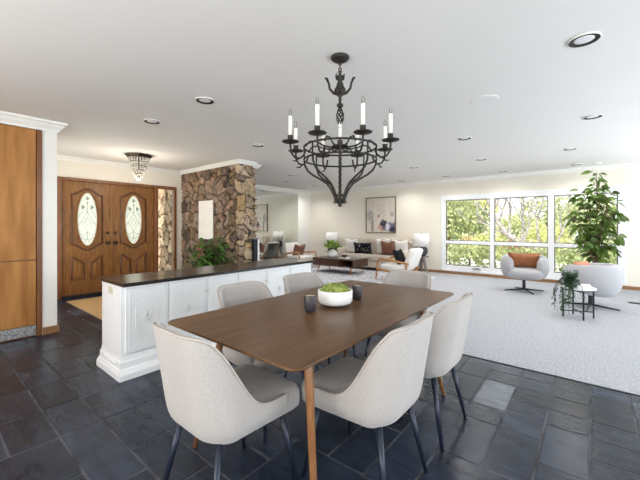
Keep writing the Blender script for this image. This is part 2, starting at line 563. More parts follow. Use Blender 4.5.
# slate floor: irregular ashlar of slate slabs on a grout bed, one mesh
def slate_floor():
    bm = bmesh.new()
    PX, PY, X0 = 0.2235, 0.225, 3.005
    i0, i1, j0, j1 = -23, 3, -13, 33
    used = set()
    def put(i, j, w, h, mi=0):
        for a in range(i, i+w):
            for b in range(j, j+h):
                used.add((a, b))
        x0, x1, y0, y1 = X0+PX*i, X0+PX*(i+w), PY*j, PY*(j+h)
        g = 0.0055
        x0 += g; x1 -= g; y0 += g; y1 -= g
        tz = random.uniform(-0.0012, 0.0012)
        b = 0.003
        lo = [bm.verts.new(p) for p in ((x0, y0, -0.010), (x1, y0, -0.010), (x1, y1, -0.010), (x0, y1, -0.010))]
        hi = [bm.verts.new((x+random.uniform(-.002, .002), y+random.uniform(-.002, .002), tz-0.001)) for x, y in
              ((x0+b, y0+b), (x1-b, y0+b), (x1-b, y1-b), (x0+b, y1-b))]
        fs = [bm.faces.new(hi)]
        for k in range(4):
            fs.append(bm.faces.new((lo[k], lo[(k+1) % 4], hi[(k+1) % 4], hi[k])))
        for f in fs:
            f.material_index = mi
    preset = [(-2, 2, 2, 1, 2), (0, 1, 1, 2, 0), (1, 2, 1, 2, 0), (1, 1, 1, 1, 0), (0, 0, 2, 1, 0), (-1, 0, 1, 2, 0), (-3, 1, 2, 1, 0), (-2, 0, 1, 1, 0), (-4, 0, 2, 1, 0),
              (-3, 2, 1, 1, 0), (-5, 1, 2, 1, 0), (-2, 3, 2, 1, 0), (0, 3, 2, 1, 0), (-1, -1, 2, 1, 0), (1, -1, 1, 1, 0), (-3, 3, 1, 2, 0), (-5, 2, 2, 1, 0),
              (-11, 13, 1, 2, 0), (-10, 13, 2, 2, 0), (-11, 11, 1, 2, 0), (-10, 12, 2, 1, 0), (-10, 9, 1, 2, 0), (-10, 11, 2, 1, 0), (-12, 11, 1, 2, 0), (-13, 13, 2, 2, 0),
              (-9, 15, 2, 1, 0), (-10, 15, 1, 1, 0), (-11, 15, 1, 2, 0), (-9, 9, 2, 2, 0), (-11, 8, 1, 3, 0), (-12, 15, 1, 2, 0)]
    for p in preset:
        put(*p)
    sizes = [(2, 2), (2, 1), (1, 2), (3, 2), (2, 3), (1, 1), (2, 2), (3, 1), (1, 2), (2, 1)]
    for j in range(j0, j1):
        for i in range(i0, i1):
            if (i, j) in used:
                continue
            random.shuffle(sizes)
            for w, h in sizes + [(1, 1)]:
                cells = [(a, b) for a in range(i, i+w) for b in range(j, j+h)]
                if all(c not in used and c[0] < i1 and c[1] < j1 for c in cells):
                    put(i, j, w, h, 0)
                    break
    box(bm, -2.2, 3.80, -2.8, 7.45, -0.12, -0.0045, 1)
    bmesh.ops.recalc_face_normals(bm, faces=bm.faces[:])
    return bm
struct(obj('floor', slate_floor(), ['slate', 'grout', 'slate_sheen']))

def carpet():
    bm = bmesh.new()
    xs = np.linspace(CX, 8.9, 60)
    ys = np.linspace(-2.6, 7.7, 100)
    box(bm, CX, 8.9, -2.6, 7.7, -0.12, 0.0)
    # rounded pile edge and softly uneven pile
    top = [[bm.verts.new((x, y + 0, 0.016 + random.uniform(-.0015, .0015) - (0.012 if i == 0 else 0))) for y in ys] for i, x in enumerate(xs)]
    for i in range(len(xs)-1):
        for j in range(len(ys)-1):
            bm.faces.new((top[i][j], top[i+1][j], top[i+1][j+1], top[i][j+1]))
    return bm
struct(obj('carpet', carpet(), 'carpet', smooth=True))

struct(obj('ceiling', B((-2.2, 9.05, -2.8, 7.85, H, H+0.2)), 'ceiling'))

struct(obj('carpet_edge_shade', B((CX-.014, CX+.001, -2.6, 5.0, -0.004, 0.004)), 'fire_black'))  # shadow line along the carpet edge, put in as a dark strip

# --- east wall (big window) X = 8.9
WX = 8.9
WY0, WY1, WZ0, WZ1 = -0.50, 3.03, 0.14, 2.02
struct(obj('wall_east', B((WX, WX+.15, -2.8, WY0, -0.1, H), (WX, WX+.15, WY1, 7.85, -0.1, H), (WX, WX+.15, WY0, WY1, -0.1, WZ0), (WX, WX+.15, WY0, WY1, WZ1, H)), 'wall'))
def window_frame():
    bm = bmesh.new()
    x0, x1 = WX-0.02, WX+0.10
    cols = [(-0.429, 0.62), (0.729, 1.814), (1.902, 2.975)]
    rows = [(0.235, 0.805), (0.885, 1.945)]
    ysplit = [WY0, cols[0][0], cols[0][1], cols[1][0], cols[1][1], cols[2][0], cols[2][1], WY1]
    for k in (0, 2, 4, 6):
        box(bm, x0, x1, ysplit[k], ysplit[k+1], WZ0, WZ1)
    for (a, b) in cols:
        box(bm, x0+.004, x1, a, b, WZ0, rows[0][0])
        box(bm, x0+.004, x1, a, b, rows[0][1], rows[1][0])
        box(bm, x0+.004, x1, a, b, rows[1][1], WZ1)
    return bm, cols, rows
fbm, cols, rows = window_frame()
win = struct(obj('window_1', fbm, 'window_white', bevel=0.006))
for (a, b) in cols:
    for (c, d) in rows:
        g = 0.018
        obj('sash', B((WX+.03, WX+.07, a, a+g, c, d), (WX+.03, WX+.07, b-g, b, c, d), (WX+.03, WX+.07, a+g, b-g, c, c+g), (WX+.03, WX+.07, a+g, b-g, d-g, d)), 'stand_grey', win)
        obj('pane', B((WX+.046, WX+.052, a+g, b-g, c+g, d-g)), 'glass', win)
obj('window_latch', B((WX-.05, WX-.024, 2.10, 2.30, 0.185, 0.205), (WX-.028, WX-.016, 2.15, 2.25, 0.175, 0.215)), 'stand_grey', win)
cs = 0.055
struct(obj('trim_1', B((WX-.025, WX, WY0-cs, WY0, WZ0-.05, WZ1+cs), (WX-.025, WX, WY1, WY1+cs, WZ0-.05, WZ1+cs), (WX-.025, WX, WY0, WY1, WZ1, WZ1+cs), (WX-.028, WX, WY0, WY1, WZ0-.05, WZ0)), 'window_white', bevel=0.006))

# --- north side: living-room mirror wall at Y = 7.7, entry wall at Y = 7.15
struct(obj('wall_north', B((3.9, 8.9, 7.71, 7.85, -0.1, H)), 'wall_white'))
DX0, DX1, DZ = 1.54, 3.66, 2.13
struct(obj('wall_entry', B((0.93, DX0, 7.15, 7.35, -0.1, H), (DX1, 3.82, 7.15, 7.21, -0.1, H), (DX0, DX1, 7.15, 7.35, DZ, H)), 'wall'))
# --- west part: cabinet wall stub and hall return
struct(obj('wall_west_hall', B((0.93, 1.068, 4.95, 5.2, -0.1, H), (0.93, 1.068, 6.9, 7.15, -0.1, H), (0.93, 1.068, 5.2, 6.9, -0.1, 0.25), (0.93, 1.068, 5.2, 6.9, 2.15, H)), 'wall_white'))
struct(obj('wall_west_soffit', B((-2.05, 0.93, 5.42, 5.55, -0.1, H), (-2.05, 0.93, 4.95, 5.42, 2.385, H)), 'wall'))
# --- unseen walls with large glazed openings
struct(obj('wall_west', B((-2.2, -2.05, -2.8, -1.3, -0.1, H), (-2.2, -2.05, 3.7, 5.55, -0.1, H), (-2.2, -2.05, -1.3, 3.7, -0.1, 0.35), (-2.2, -2.05, -1.3, 3.7, 2.3, H)), 'wall'))
struct(obj('wall_south', B((-2.05, -1.1, -2.75, -2.6, -0.1, H), (5.1, 5.6, -2.75, -2.6, -0.1, H), (8.4, 8.9, -2.75, -2.6, -0.1, H), (-1.1, 5.1, -2.75, -2.6, 2.25, H), (5.6, 8.4, -2.75, -2.6, 2.25, H),
                         (-1.1, 5.1, -2.75, -2.6, -0.1, 0.1), (5.6, 8.4, -2.75, -2.6, -0.1, 0.1)), 'wall'))
def glazed(name, spans, axis, c):
    bm = bmesh.new()
    for a, b, z0, z1 in spans:
        for (p, q, r, s) in ((a, a+.06, z0, z1), (b-.06, b, z0, z1), (a+.06, b-.06, z0, z0+.06), (a+.06, b-.06, z1-.06, z1)):
            if axis == 'x':
                box(bm, c, c+.08, p, q, r, s)
            else:
                box(bm, p, q, c, c+.08, r, s)
    return struct(obj(name, bm, 'window_white'))
glazed('fill_opening_west', [(-1.3, 0.4, .35, 2.3), (0.4, 2.0, .35, 2.3), (2.0, 3.7, .35, 2.3)], 'x', -2.16)  # unseen opening added behind the camera for the west fill light
glazed('fill_opening_entry', [(5.2, 6.05, .25, 2.15), (6.05, 6.9, .25, 2.15)], 'x', 0.96)  # unseen opening added in the hall wall to brighten the entry
glazed('window_3', [(-1.1, 1.0, .1, 2.25), (1.0, 3.05, .1, 2.25), (3.05, 5.1, .1, 2.25), (5.6, 8.4, .1, 2.25)], 'y', -2.71)

# --- crown mouldings and baseboards
PROF = [(0, 0), (0, -0.105), (0.012, -0.105), (0.018, -0.085), (0.045, -0.055), (0.06, -0.03), (0.078, -0.022), (0.078, 0)]
def crown(name, p0, p1, nrm, h=1.0, e0=0, e1=0):
    bm = bmesh.new()
    p0 = Vector((*p0, H)); p1 = Vector((*p1, H)); n = Vector((*nrm, 0))
    d = (p1-p0).normalized()
    A = [bm.verts.new(p0 + n*a*h + Vector((0, 0, b*h)) - d*e0*a*h) for a, b in PROF]
    Z = [bm.verts.new(p1 + n*a*h + Vector((0, 0, b*h)) + d*e1*a*h) for a, b in PROF]
    k = len(PROF)
    for i in range(k):
        bm.faces.new((A[i], A[(i+1) % k], Z[(i+1) % k], Z[i]))
    bm.faces.new(A[::-1]); bm.faces.new(Z)
    bmesh.ops.recalc_face_normals(bm, faces=bm.faces[:])
    return struct(obj(name, bm, 'crown'))
crown('trim_2', (WX, -2.6), (WX, 7.7), (-1, 0), 0.8)
crown('trim_3', (4.35, 7.71), (8.9, 7.71), (0, -1), 0.9)
crown('trim_4', (1.068, 7.15), (3.80, 7.15), (0, -1), 0.75)
crown('trim_5', (-2.05, 4.95), (1.068, 4.95), (0, -1), 1.1, 0, 1)
crown('trim_6', (1.068, 4.95), (1.068, 7.15), (1, 0), 1.1, 1, 0)
crown('trim_7', (3.78, 5.03), (3.78, 7.15), (-1, 0), 0.7, 1, 0)
crown('trim_8', (3.78, 5.03), (4.12, 5.03), (0, -1), 0.7, 1, 1)
crown('trim_9', (4.12, 5.20), (4.12, 5.03), (1, 0), 0.7, 0, 1)
crown('trim_10', (4.12, 5.20), (4.37, 5.20), (0, -1), 0.7, 0, 1)
struct(obj('baseboard_east', B((WX-.018, WX, -2.6, 7.7, 0.012, 0.085)), 'baseboard'))
struct(obj('baseboard_post', B((0.935, 1.085, 4.932, 4.95, 0, 0.085), (1.068, 1.086, 4.95, 7.15, 0, 0.085)), 'baseboard', bevel=0.004))
struct(obj('baseboard_north', B((4.35, 8.88, 7.695, 7.71, 0.012, 0.085)), 'baseboard'))

# ------------------------------------------------------------------ fieldstone walls with real relief
def stone_wall(name, path, z0, z1, seed, cell=0.21, step=0.02, pal=None, relief=0.05, mortar=(0.16, 0.125, 0.095), flip=1, mw=0.020, pal2=None, ubreak=1e9):
    rs = np.random.RandomState(seed)
    P = [np.array(p, float) for p in path]
    U = []; pos = []; nor = []
    u = 0
    for k in range(len(P)-1):
        d = P[k+1]-P[k]; L = np.hypot(*d); d = d/L
        n = np.array([-d[1], d[0]])*flip
        m = max(2, int(L/step))
        for i in range(m if k < len(P)-2 else m+1):
            t = i/m
            nn = n.copy()
            if i == 0 and k > 0:
                dp = P[k]-P[k-1]; dp = dp/np.hypot(*dp)
                nn = n + np.array([-dp[1], dp[0]])*flip
            U.append(u+t*L); pos.append(P[k]+d*L*t); nor.append(nn)
        u += L
    U = np.array(U); pos = np.array(pos); nor = np.array(nor)
    Z = np.linspace(z0, z1, int((z1-z0)/step)+1)
    # seeds: jittered grid with squashed cells of mixed size
    S = []
    nu, nz = int(u/cell)+3, int((z1-z0)/cell)+3
    for a in range(-1, nu):
        for b in range(-1, nz):
            if rs.rand() < 0.28:
                continue
            S.append((a*cell*1.0+rs.uniform(-.48, .48)*cell, z0+b*cell+rs.uniform(-.48, .48)*cell))
    S = np.array(S)
    uu, zz = np.meshgrid(U, Z, indexing='ij')
    q = np.stack([uu.ravel(), zz.ravel()], 1)
    wob = 0.022*np.stack([np.sin(q[:, 1]*23+seed)+np.sin(q[:, 0]*31), np.sin(q[:, 0]*27)+np.cos(q[:, 1]*19)], 1)
    q2 = q+wob
    ang = rs.uniform(0, PI, len(S)); el = rs.uniform(1.0, 1.9, len(S))
    dx_ = q2[:, None, 0]-S[None, :, 0]; dz_ = q2[:, None, 1]-S[None, :, 1]
    ca_, sa_ = np.cos(ang)[None], np.sin(ang)[None]
    D = np.sqrt(((dx_*ca_+dz_*sa_)/np.sqrt(el)[None])**2 + ((-dx_*sa_+dz_*ca_)*np.sqrt(el)[None])**2)
    idx = np.argsort(D, 1)[:, :2]
    f1 = np.take_along_axis(D, idx[:, :1], 1)[:, 0]
    f2 = np.take_along_axis(D, idx[:, 1:2], 1)[:, 0]
    e = f2-f1
    cellid = idx[:, 0]
    pal = np.array(pal)
    cc = pal[rs.randint(0, len(pal), len(S))]*rs.uniform(0.6, 1.15, (len(S), 1))
    if pal2 is not None:
        c2_ = np.array(pal2)[rs.randint(0, len(pal2), len(S))]*rs.uniform(0.8, 1.15, (len(S), 1))
        cc = np.where((S[:, 0] > ubreak)[:, None], c2_, cc)
    hgt = rs.uniform(0.55, 1.0, len(S))
    tilt = rs.uniform(-.25, .25, (len(S), 2))
    prof = np.clip((e-mw*0.4)/(mw*1.6), 0, 1)
    prof = prof*prof*(3-2*prof)
    rel = (q2-S[cellid])
    disp = relief*prof*(hgt[cellid] + (rel*tilt[cellid]).sum(1)*2 + 0.12*np.sin(q[:, 0]*60+cellid)*np.sin(q[:, 1]*55+2*cellid))
    colr = np.where((e > mw)[:, None], cc[cellid], np.array(mortar)[None])
    nU, nZ = len(U), len(Z)
    xyz = np.zeros((nU*nZ, 3))
    base = np.repeat(pos, nZ, 0); nn = np.repeat(nor, nZ, 0)
    xyz[:, :2] = base + nn*disp[:, None]
    xyz[:, 2] = q[:, 1]
    faces = []
    for i in range(nU-1):
        for j in range(nZ-1):
            a = i*nZ+j
            faces.append((a, a+1, a+nZ+1, a+nZ) if flip > 0 else (a, a+nZ, a+nZ+1, a+1))
    faces.append(tuple(i*nZ for i in range(nU)))
    faces.append(tuple(i*nZ+nZ-1 for i in range(nU))[::-1])
    faces.append(tuple(range(nZ)) + tuple(range((nU-1)*nZ+nZ-1, (nU-1)*nZ-1, -1)))
    me = bpy.data.meshes.new(name)
    me.from_pydata(xyz.tolist(), [], faces)
    ca = me.color_attributes.new('stone_tint', 'FLOAT_COLOR', 'POINT')
    ca.data.foreach_set('color', np.concatenate([colr, np.ones((len(colr), 1))], 1).astype(np.float32).ravel())
    me.materials.append(M['stone'])
    o = bpy.data.objects.new(name, me)
    COL.objects.link(o)
    return struct(o)
BROWNS = [(0.34, 0.24, 0.17), (0.24, 0.17, 0.125), (0.44, 0.32, 0.235), (0.30, 0.20, 0.115), (0.17, 0.12, 0.095), (0.40, 0.26, 0.18), (0.36, 0.28, 0.21), (0.32, 0.215, 0.125)]
stone_wall('wall_stone', [(3.84, 7.22), (3.84, 5.09), (4.08, 5.09), (4.08, 5.26), (4.31, 5.26), (4.31, 7.70)], 0.0, H-0.002, 3, 0.165, 0.0165, BROWNS, 0.055, (0.05, 0.037, 0.028), -1, 0.012,
           [(0.52, 0.39, 0.25), (0.46, 0.34, 0.23), (0.55, 0.42, 0.30), (0.50, 0.34, 0.16), (0.42, 0.31, 0.22)], 2.10)
TANS = [(0.62, 0.44, 0.30), (0.70, 0.53, 0.38), (0.55, 0.38, 0.26), (0.66, 0.50, 0.36)]
stone_wall('wall_stone_outside', [(3.84, 10.2), (3.84, 7.25), (3.89, 7.25), (3.89, 10.2)], -0.3, 3.0, 9, 0.22, 0.025, TANS, 0.05, (0.16, 0.11, 0.08), -1)

# ------------------------------------------------------------------ entry door set
def wave_panel(x0, x1, z0, z1, rise, n=40):
    """outline of a panel whose top bulges up and bottom bulges down like a bracket curve"""
    pts = []
    def prof(t):
        a = abs(2*t-1)
        return 0.0 if a > 0.92 else (0.5+0.5*math.cos(PI*a/0.92))**0.85
    for k in range(n+1):
        t = k/n
        pts.append((x0+(x1-x0)*t, z0-rise*prof(t)))
    for k in range(n+1):
        t = 1-k/n
        pts.append((x0+(x1-x0)*t, z1+rise*prof(t)))
    return pts
dframe = struct(obj('door_1', B((DX0, 1.60, 7.11, 7.30, 0, DZ), (3.185, 3.262, 7.11, 7.30, 0, DZ-.055), (3.60, DX1, 7.11, 7.21, 0, DZ), (1.60, 3.60, 7.11, 7.30, DZ-.055, DZ),
                                   (1.60, 3.185, 7.13, 7.30, 0, 0.06), (3.262, 3.60, 7.11, 7.30, 0, 0.12)), 'honey_dark', bevel=0.005))
obj('threshold', B((1.60, 3.185, 7.04, 7.13, 0, 0.035)), 'fire_black', dframe)
obj('sidelight_pane', B((3.262, 3.60, 7.19, 7.198, 0.12, DZ-.055)), 'glass', dframe)
def door_leaf(x0, x1, hinge_left):
    yf = 7.165
    lf = struct(obj('door_2' if hinge_left else 'door_3', door_slab_bm(x0, x1, yf), 'door_wood', bevel=0.003))
    cx = (x0+x1)/2
    cz = 1.395
    ow, oh = 0.165, 0.50
    # oval frosted light with leaded tracery
    ell = [(cx+ow*math.cos(2*PI*k/48), cz+oh*math.sin(2*PI*k/48)) for k in range(48)]
    gl = obj('oval_glass', prism(ell, yf-.004, yf+.02, 'y'), 'frosted', lf)
    obj('oval_moulding', T([(a, yf-.006, b) for a, b in ell], 0.014, 8, True), 'door_wood', lf, smooth=True)
    y = yf-.006
    bm = bmesh.new()
    r = 0.0034
    for pts in ([(0, .13), (.095, -.05), (0, -.23), (-.095, -.05), (0, .13)], [(0, .03), (.05, -.05), (0, -.13), (-.05, -.05), (0, .03)], [(-.14, .03), (-.05, .19), (0, .13)], [(.14, .03), (.05, .19), (0, .13)],
                [(-.15, -.12), (-.095, -.05)], [(.15, -.12), (.095, -.05)], [(-.12, -.27), (-.06, -.30), (0, -.23), (.06, -.30), (.12, -.27)], [(0, -.23), (0, -.36), (.04, -.42)], [(0, -.36), (-.04, -.42)],
                [(0, .13), (0, .30)], [(-.10, -.33), (-.05, -.37), (0, -.36)], [(.10, -.33), (.05, -.37), (0, -.36)]):
        tube(bm, [(cx+a, y, cz+b) for a, b in pts], r, 6)
    obj('leading', bm, 'leading', gl)
    bm = bmesh.new()
    for a, b, s in ((0, .38, .035), (-.07, .22, .036), (.07, .22, .036), (0, .30, .02)):
        pts = [(cx+a+s*math.cos(2*PI*k/14)*(1+.25*math.cos(3*2*PI*k/14))*.7, cz+b+s*math.sin(2*PI*k/14)*(1+.25*math.cos(3*2*PI*k/14))) for k in range(14)]
        lo = [bm.verts.new((p, y-.001, q)) for p, q in pts]
        hi = [bm.verts.new((p, y+.003, q)) for p, q in pts]
        bm.faces.new(lo)
        for k in range(14):
            bm.faces.new((lo[k], lo[(k+1) % 14], hi[(k+1) % 14], hi[k]))
    bmesh.ops.recalc_face_normals(bm, faces=bm.faces[:])
    obj('bevelled_flower', bm, 'leaded_green', gl)
    # carved mouldings
    out = wave_panel(cx-.235, cx+.235, 0.94, 1.84, 0.105)
    bm = T([(a, yf-.003, b) for a, b in out], 0.017, 8, True)
    obj('upper_moulding', bm, 'door_groove', lf, smooth=True)
    for s in (-1, 1):
        a, b = sorted((cx+s*0.055, cx+s*0.235))
        top = [(a, 0.30), (b, 0.30)]
        n = 14
        for k in range(n+1):
            t = k/n
            x = b+(a-b)*t
            rr = (t if s > 0 else 1-t)
            top.append((x, 0.60 + 0.11*(0.5-0.5*math.cos(PI*(1-rr)))))
        obj('lower_panel', prism([(cx+(p-cx), q) for p, q in [(a+.03, .335), (b-.03, .335), (b-.03, top[2][1]-.05), (a+.03, top[-1][1]-.05)]], yf-.012, yf+.005, 'y'), 'door_wood', lf, bevel=0.008)
        obj('lower_moulding', T([(p, yf-.003, q) for p, q in top], 0.013, 8, True), 'door_groove', lf, smooth=True)
    hx = x1-.065 if hinge_left else x0+.065
    kb = bmesh.new()
    lathe(kb, [(0.0, 0), (0.032, 0.0), (0.032, 0.008), (0.012, 0.012), (0.012, 0.04), (0.027, 0.05), (0.031, 0.065), (0.024, 0.08), (0.0, 0.084)], 16)
    bmesh.ops.rotate(kb, verts=kb.verts[:], matrix=Matrix.Rotation(PI/2, 3, 'X'))
    bmesh.ops.translate(kb, verts=kb.verts[:], vec=(hx, yf, 0.95))
    obj('door_knob', kb, 'bronze', lf, smooth=True)
    kb = bmesh.new()
    lathe(kb, [(0.0, 0), (0.028, 0.0), (0.028, 0.012), (0.02, 0.02), (0.0, 0.022)], 16)
    bmesh.ops.rotate(kb, verts=kb.verts[:], matrix=Matrix.Rotation(PI/2, 3, 'X'))
    bmesh.ops.translate(kb, verts=kb.verts[:], vec=(hx, yf, 1.14))
    obj('deadbolt', kb, 'bronze', lf, smooth=True)
    return lf
def door_slab_bm(x0, x1, yf):
    """slab with an oval hole for the light, built as a ring of quads round the oval"""
    bm = bmesh.new()
    cx, cz, ow, oh = (x0+x1)/2, 1.395, 0.162, 0.495
    z0, z1 = 0.06, DZ-.056
    n = 64
    def edge(a):
        dx, dz = math.cos(a)*ow, math.sin(a)*oh
        t = 1e9
        if dx > 1e-9: t = min(t, (x1-cx)/dx)
        if dx < -1e-9: t = min(t, (x0-cx)/dx)
        if dz > 1e-9: t = min(t, (z1-cz)/dz)
        if dz < -1e-9: t = min(t, (z0-cz)/dz)
        return cx+dx*t, cz+dz*t
    angs = [2*PI*k/n for k in range(n)]
    for X, Zc in ((x0, z0), (x1, z0), (x1, z1), (x0, z1)):
        angs.append(math.atan2((Zc-cz)/oh, (X-cx)/ow) % (2*PI))
    angs = sorted(angs)
    k = len(angs)
    for y in (yf, yf+.045):
        pass
    I = [[bm.verts.new((cx+ow*math.cos(a), y, cz+oh*math.sin(a))) for a in angs] for y in (yf, yf+.045)]
    O = [[bm.verts.new((edge(a)[0], y, edge(a)[1])) for a in angs] for y in (yf, yf+.045)]
    for i in range(k):
        j = (i+1) % k
        bm.faces.new((I[0][i], I[0][j], O[0][j], O[0][i]))
        bm.faces.new((I[1][i], O[1][i], O[1][j], I[1][j]))
        bm.faces.new((I[0][i], I[1][i], I[1][j], I[0][j]))
        bm.faces.new((O[0][i], O[0][j], O[1][j], O[1][i]))
    bmesh.ops.recalc_face_normals(bm, faces=bm.faces[:])
    return bm
door_leaf(1.603, 2.382, True)
d3 = door_leaf(2.386, 3.182, False)
obj('astragal', B((2.36, 2.41, 7.150, 7.164, 0.06, DZ-.06)), 'door_wood', d3, bevel=0.004)

# ------------------------------------------------------------------ wood-fronted closet cabinet on the left
t = thing('closet_cabinet', 'honey-coloured wood closet cabinet built into the left wall, with metal grille at its foot', 'cabinet', (0.0, 4.95, 0))
obj('carcass', B((-2.0, 0.925, 0.02, 0.46, 0, 2.38)), 'honey_dark', t)
def panels(x0, x1):
    obj('upper_door', B((x0, x1, -0.004, 0.019, 0.885, 2.378)), 'honey', t, bevel=0.002)
    obj('lower_door', B((x0, x1, -0.004, 0.019, 0.135, 0.873)), 'honey', t, bevel=0.002)
panels(-0.05, 0.872); panels(-0.975, -0.056); panels(-1.9, -0.981)
obj('edge_post', B((0.878, 0.925, -0.018, 0.019, 0, 2.378)), 'honey_dark', t, bevel=0.003)
bm = B((-1.9, 0.876, 0.004, 0.019, 0.015, 0.128))
for k in range(92):
    for r_ in range(3):
        x = 0.865-0.03*k-(0.015 if r_ % 2 else 0)
        if x > -1.88:
            box(bm, x-.009, x, 0.0, 0.004, 0.03+.034*r_, 0.045+.034*r_)
obj('vent_grille', bm, 'steel_perf', t)

# ------------------------------------------------------------------ half-height cabinet with countertop
IX0, IX1, IY0, IY1, IZ = 1.07, 3.47, 3.0, 3.44, 0.765
t = thing('divider_cabinet', 'long white carved half-height cabinet dividing the dining area from the entry', 'cabinet', (IX0, IY0, 0))
L_, W_ = IX1-IX0, IY1-IY0
obj('body', B((0, L_, 0, W_, 0.19, IZ)), 'cab_white', t, bevel=0.003)
def plinth():
    bm = bmesh.new()
    prof = [(0.052, 0), (0.052, 0.045), (0.046, 0.06), (0.038, 0.07), (0.036, 0.08), (0.022, 0.090), (0.020, 0.140), (0.008, 0.152), (0.0, 0.19)]
    rings = []
    for o, z in prof:
        rings.append([bm.verts.new(p) for p in ((-o*.55, -o, z), (L_+o, -o, z), (L_+o, W_+o, z), (-o*.55, W_+o, z))])
    for a, b in zip(rings, rings[1:]):
        for k in range(4):
            bm.faces.new((a[k], a[(k+1) % 4], b[(k+1) % 4], b[k]))
    bm.faces.new(rings[0][::-1]); bm.faces.new(rings[-1])
    return bm
pl = obj('plinth', plinth(), 'cab_white', t)
# carved scrollwork applied to the plinth end
bm = bmesh.new()
for s in (-1, 1):
    for q in range(3):
        c0 = 0.22+s*(0.03+0.042*q)
        tube(bm, [(-0.0135, c0+s*0.022*math.cos(a)*(1-a/9), 0.116+0.016*math.sin(a)*(1-a/9)) for a in [k*0.5 for k in range(12)]], 0.0055, 6)
obj('scroll_carving', bm, 'cab_white', pl, smooth=True)
def bracket(w, h, c=0.045, n=6):
    """ornamental frame outline with stepped ogee corners"""
    pts = []
    for sx, sz, rev in ((1, 1, 0), (-1, 1, 1), (-1, -1, 0), (1, -1, 1)):
        q = [(w/2, h/2-c*1.6)]
        for k in range(n+1):
            a = PI*1.5 - (PI/2)*k/n
            q.append((w/2-c*0.2 + c*math.cos(a)*0.9, h/2-c*0.5+c*math.sin(a)*0.9))
        q.append((w/2-c*1.6, h/2-c*.15)); q.append((w/2-c*2.2, h/2+c*0.1))
        q = [(sx*a, sz*b) for a, b in q]
        pts += q[::-1] if rev else q
    return pts
for a, b in ((1.10, 1.455), (1.475, 1.835), (1.875, 2.222), (2.245, 2.62), (2.66, 3.03), (3.06, 3.43)):
    a -= IX0; b -= IX0
    d = obj('door', B((a, b, -0.016, 0.0, 0.205, IZ-.02)), 'cab_white', t, bevel=0.003)
    cx = (a+b)/2
    g = 0.03
    bm = bmesh.new()
    for p in ([(a+g, -.016, .245), (b-g, -.016, .245), (b-g, -.016, IZ-.05), (a+g, -.016, IZ-.05)],):
        for k in range(4):
            tube(bm, [p[k], p[(k+1) % 4]], 0.0024, 6)
    obj('door_moulding', bm, 'cab_white', d)
    cz = 0.49
    bm = T([(cx+p, -.0155, cz+q) for p, q in bracket(0.20, 0.34)], 0.0034, 6, True)
    tube(bm, [(cx+p, -.0155, cz+q) for p, q in bracket(0.175, 0.315)], 0.0022, 6, True)
    obj('carved_frame', bm, 'cab_white', d, smooth=True)
    bm = bmesh.new()
    for k in range(8):
        aa = 2*PI*k/8
        tube(bm, [(cx, -.018, cz), (cx+.03*math.cos(aa), -.021, cz+.03*math.sin(aa)), (cx+.05*math.cos(aa+.3), -.017, cz+.05*math.sin(aa+.3))], [0.004, 0.0035, 0.001], 6)
    obj('rosette', bm, 'cab_white', d, smooth=True)
for kx in (1.855, 2.64):
    kb = lathe(bmesh.new(), [(0, 0), (0.006, 0), (0.006, 0.012), (0.012, 0.018), (0.008, 0.026), (0, 0.028)], 12)
    bmesh.ops.rotate(kb, verts=kb.verts[:], matrix=Matrix.Rotation(PI/2, 3, 'X'))
    bmesh.ops.translate(kb, verts=kb.verts[:], vec=(kx-IX0, 0, 0.62))
    obj('knob', kb, 'plate', t, smooth=True)
tag(obj('outlet_plate', B((IX0-.006, IX0, 3.175, 3.262, 0.685, 0.745), (IX0-.009, IX0-.006, 3.185, 3.214, 0.698, 0.732), (IX0-.009, IX0-.006, 3.223, 3.252, 0.698, 0.732)), 'plate', bevel=0.001),
    'small cream electrical outlet plate on the end of the white cabinet', 'outlet')
ct = thing('countertop', 'dark brown polished countertop along the white half-height cabinet', 'countertop', (IX0, IY0, IZ))
obj('slab', prism(rrect(-0.004, 0.402, -0.055, W_+.05, 0.008), 0.002, 0.034), 'counter', ct, bevel=0.004)
obj('slab', prism(rrect(0.405, L_+.03, -0.055, W_+.05, 0.008), 0.002, 0.034), 'counter', ct, bevel=0.004)
obj('edge_band', B((0.0, L_+.02, -0.04, W_+.04, 0.0, 0.002)), 'cab_white', ct)

# ------------------------------------------------------------------ dining table
TX0, TX1, TY0, TY1, TZ = 0.858, 2.660, 0.812, 1.80, 0.75
t = thing('dining_table', 'rectangular walnut dining table with rounded corners on splayed wooden legs', 'table', ((TX0+TX1)/2, (TY0+TY1)/2, 0))
a_, b_ = (TX1-TX0)/2, (TY1-TY0)/2
def tabletop():
    bm = bmesh.new()
    rings = []
    for off, z in ((0.035, TZ-.030), (0.004, TZ-.012), (0.0, TZ-.006), (0.003, TZ)):
        rings.append([bm.verts.new((x, y, z)) for x, y in rrect(-a_+off, a_-off, -b_+off, b_-off, 0.05-off*0.5, 8)])
    for p, q in zip(rings, rings[1:]):
        n = len(p)
        for k in range(n):
            bm.faces.new((p[k], p[(k+1) % n], q[(k+1) % n], q[k]))
    bm.faces.new(rings[0][::-1]); bm.faces.new(rings[-1])
    return bm
obj('tabletop', tabletop(), 'walnut', t)
for sx in (-1, 1):
    for sy in (-1, 1):
        p0 = Vector((sx*0.635, sy*0.315, TZ-.031)); p1 = Vector((sx*0.745, sy*0.455, 0))
        bm = T([p0, p0.lerp(p1, .05), p1], [0.022, 0.0215, 0.0125], 14)
        obj('leg', bm, 'leg_wood', t, smooth=True)
obj('apron', B((-.60, .60, -.29, -.27, TZ-.075, TZ-.03), (-.60, .60, .27, .29, TZ-.075, TZ-.03), (-.60, -.58, -.27, .27, TZ-.075, TZ-.03), (.58, .60, -.27, .27, TZ-.075, TZ-.03)), 'leg_wood', t)

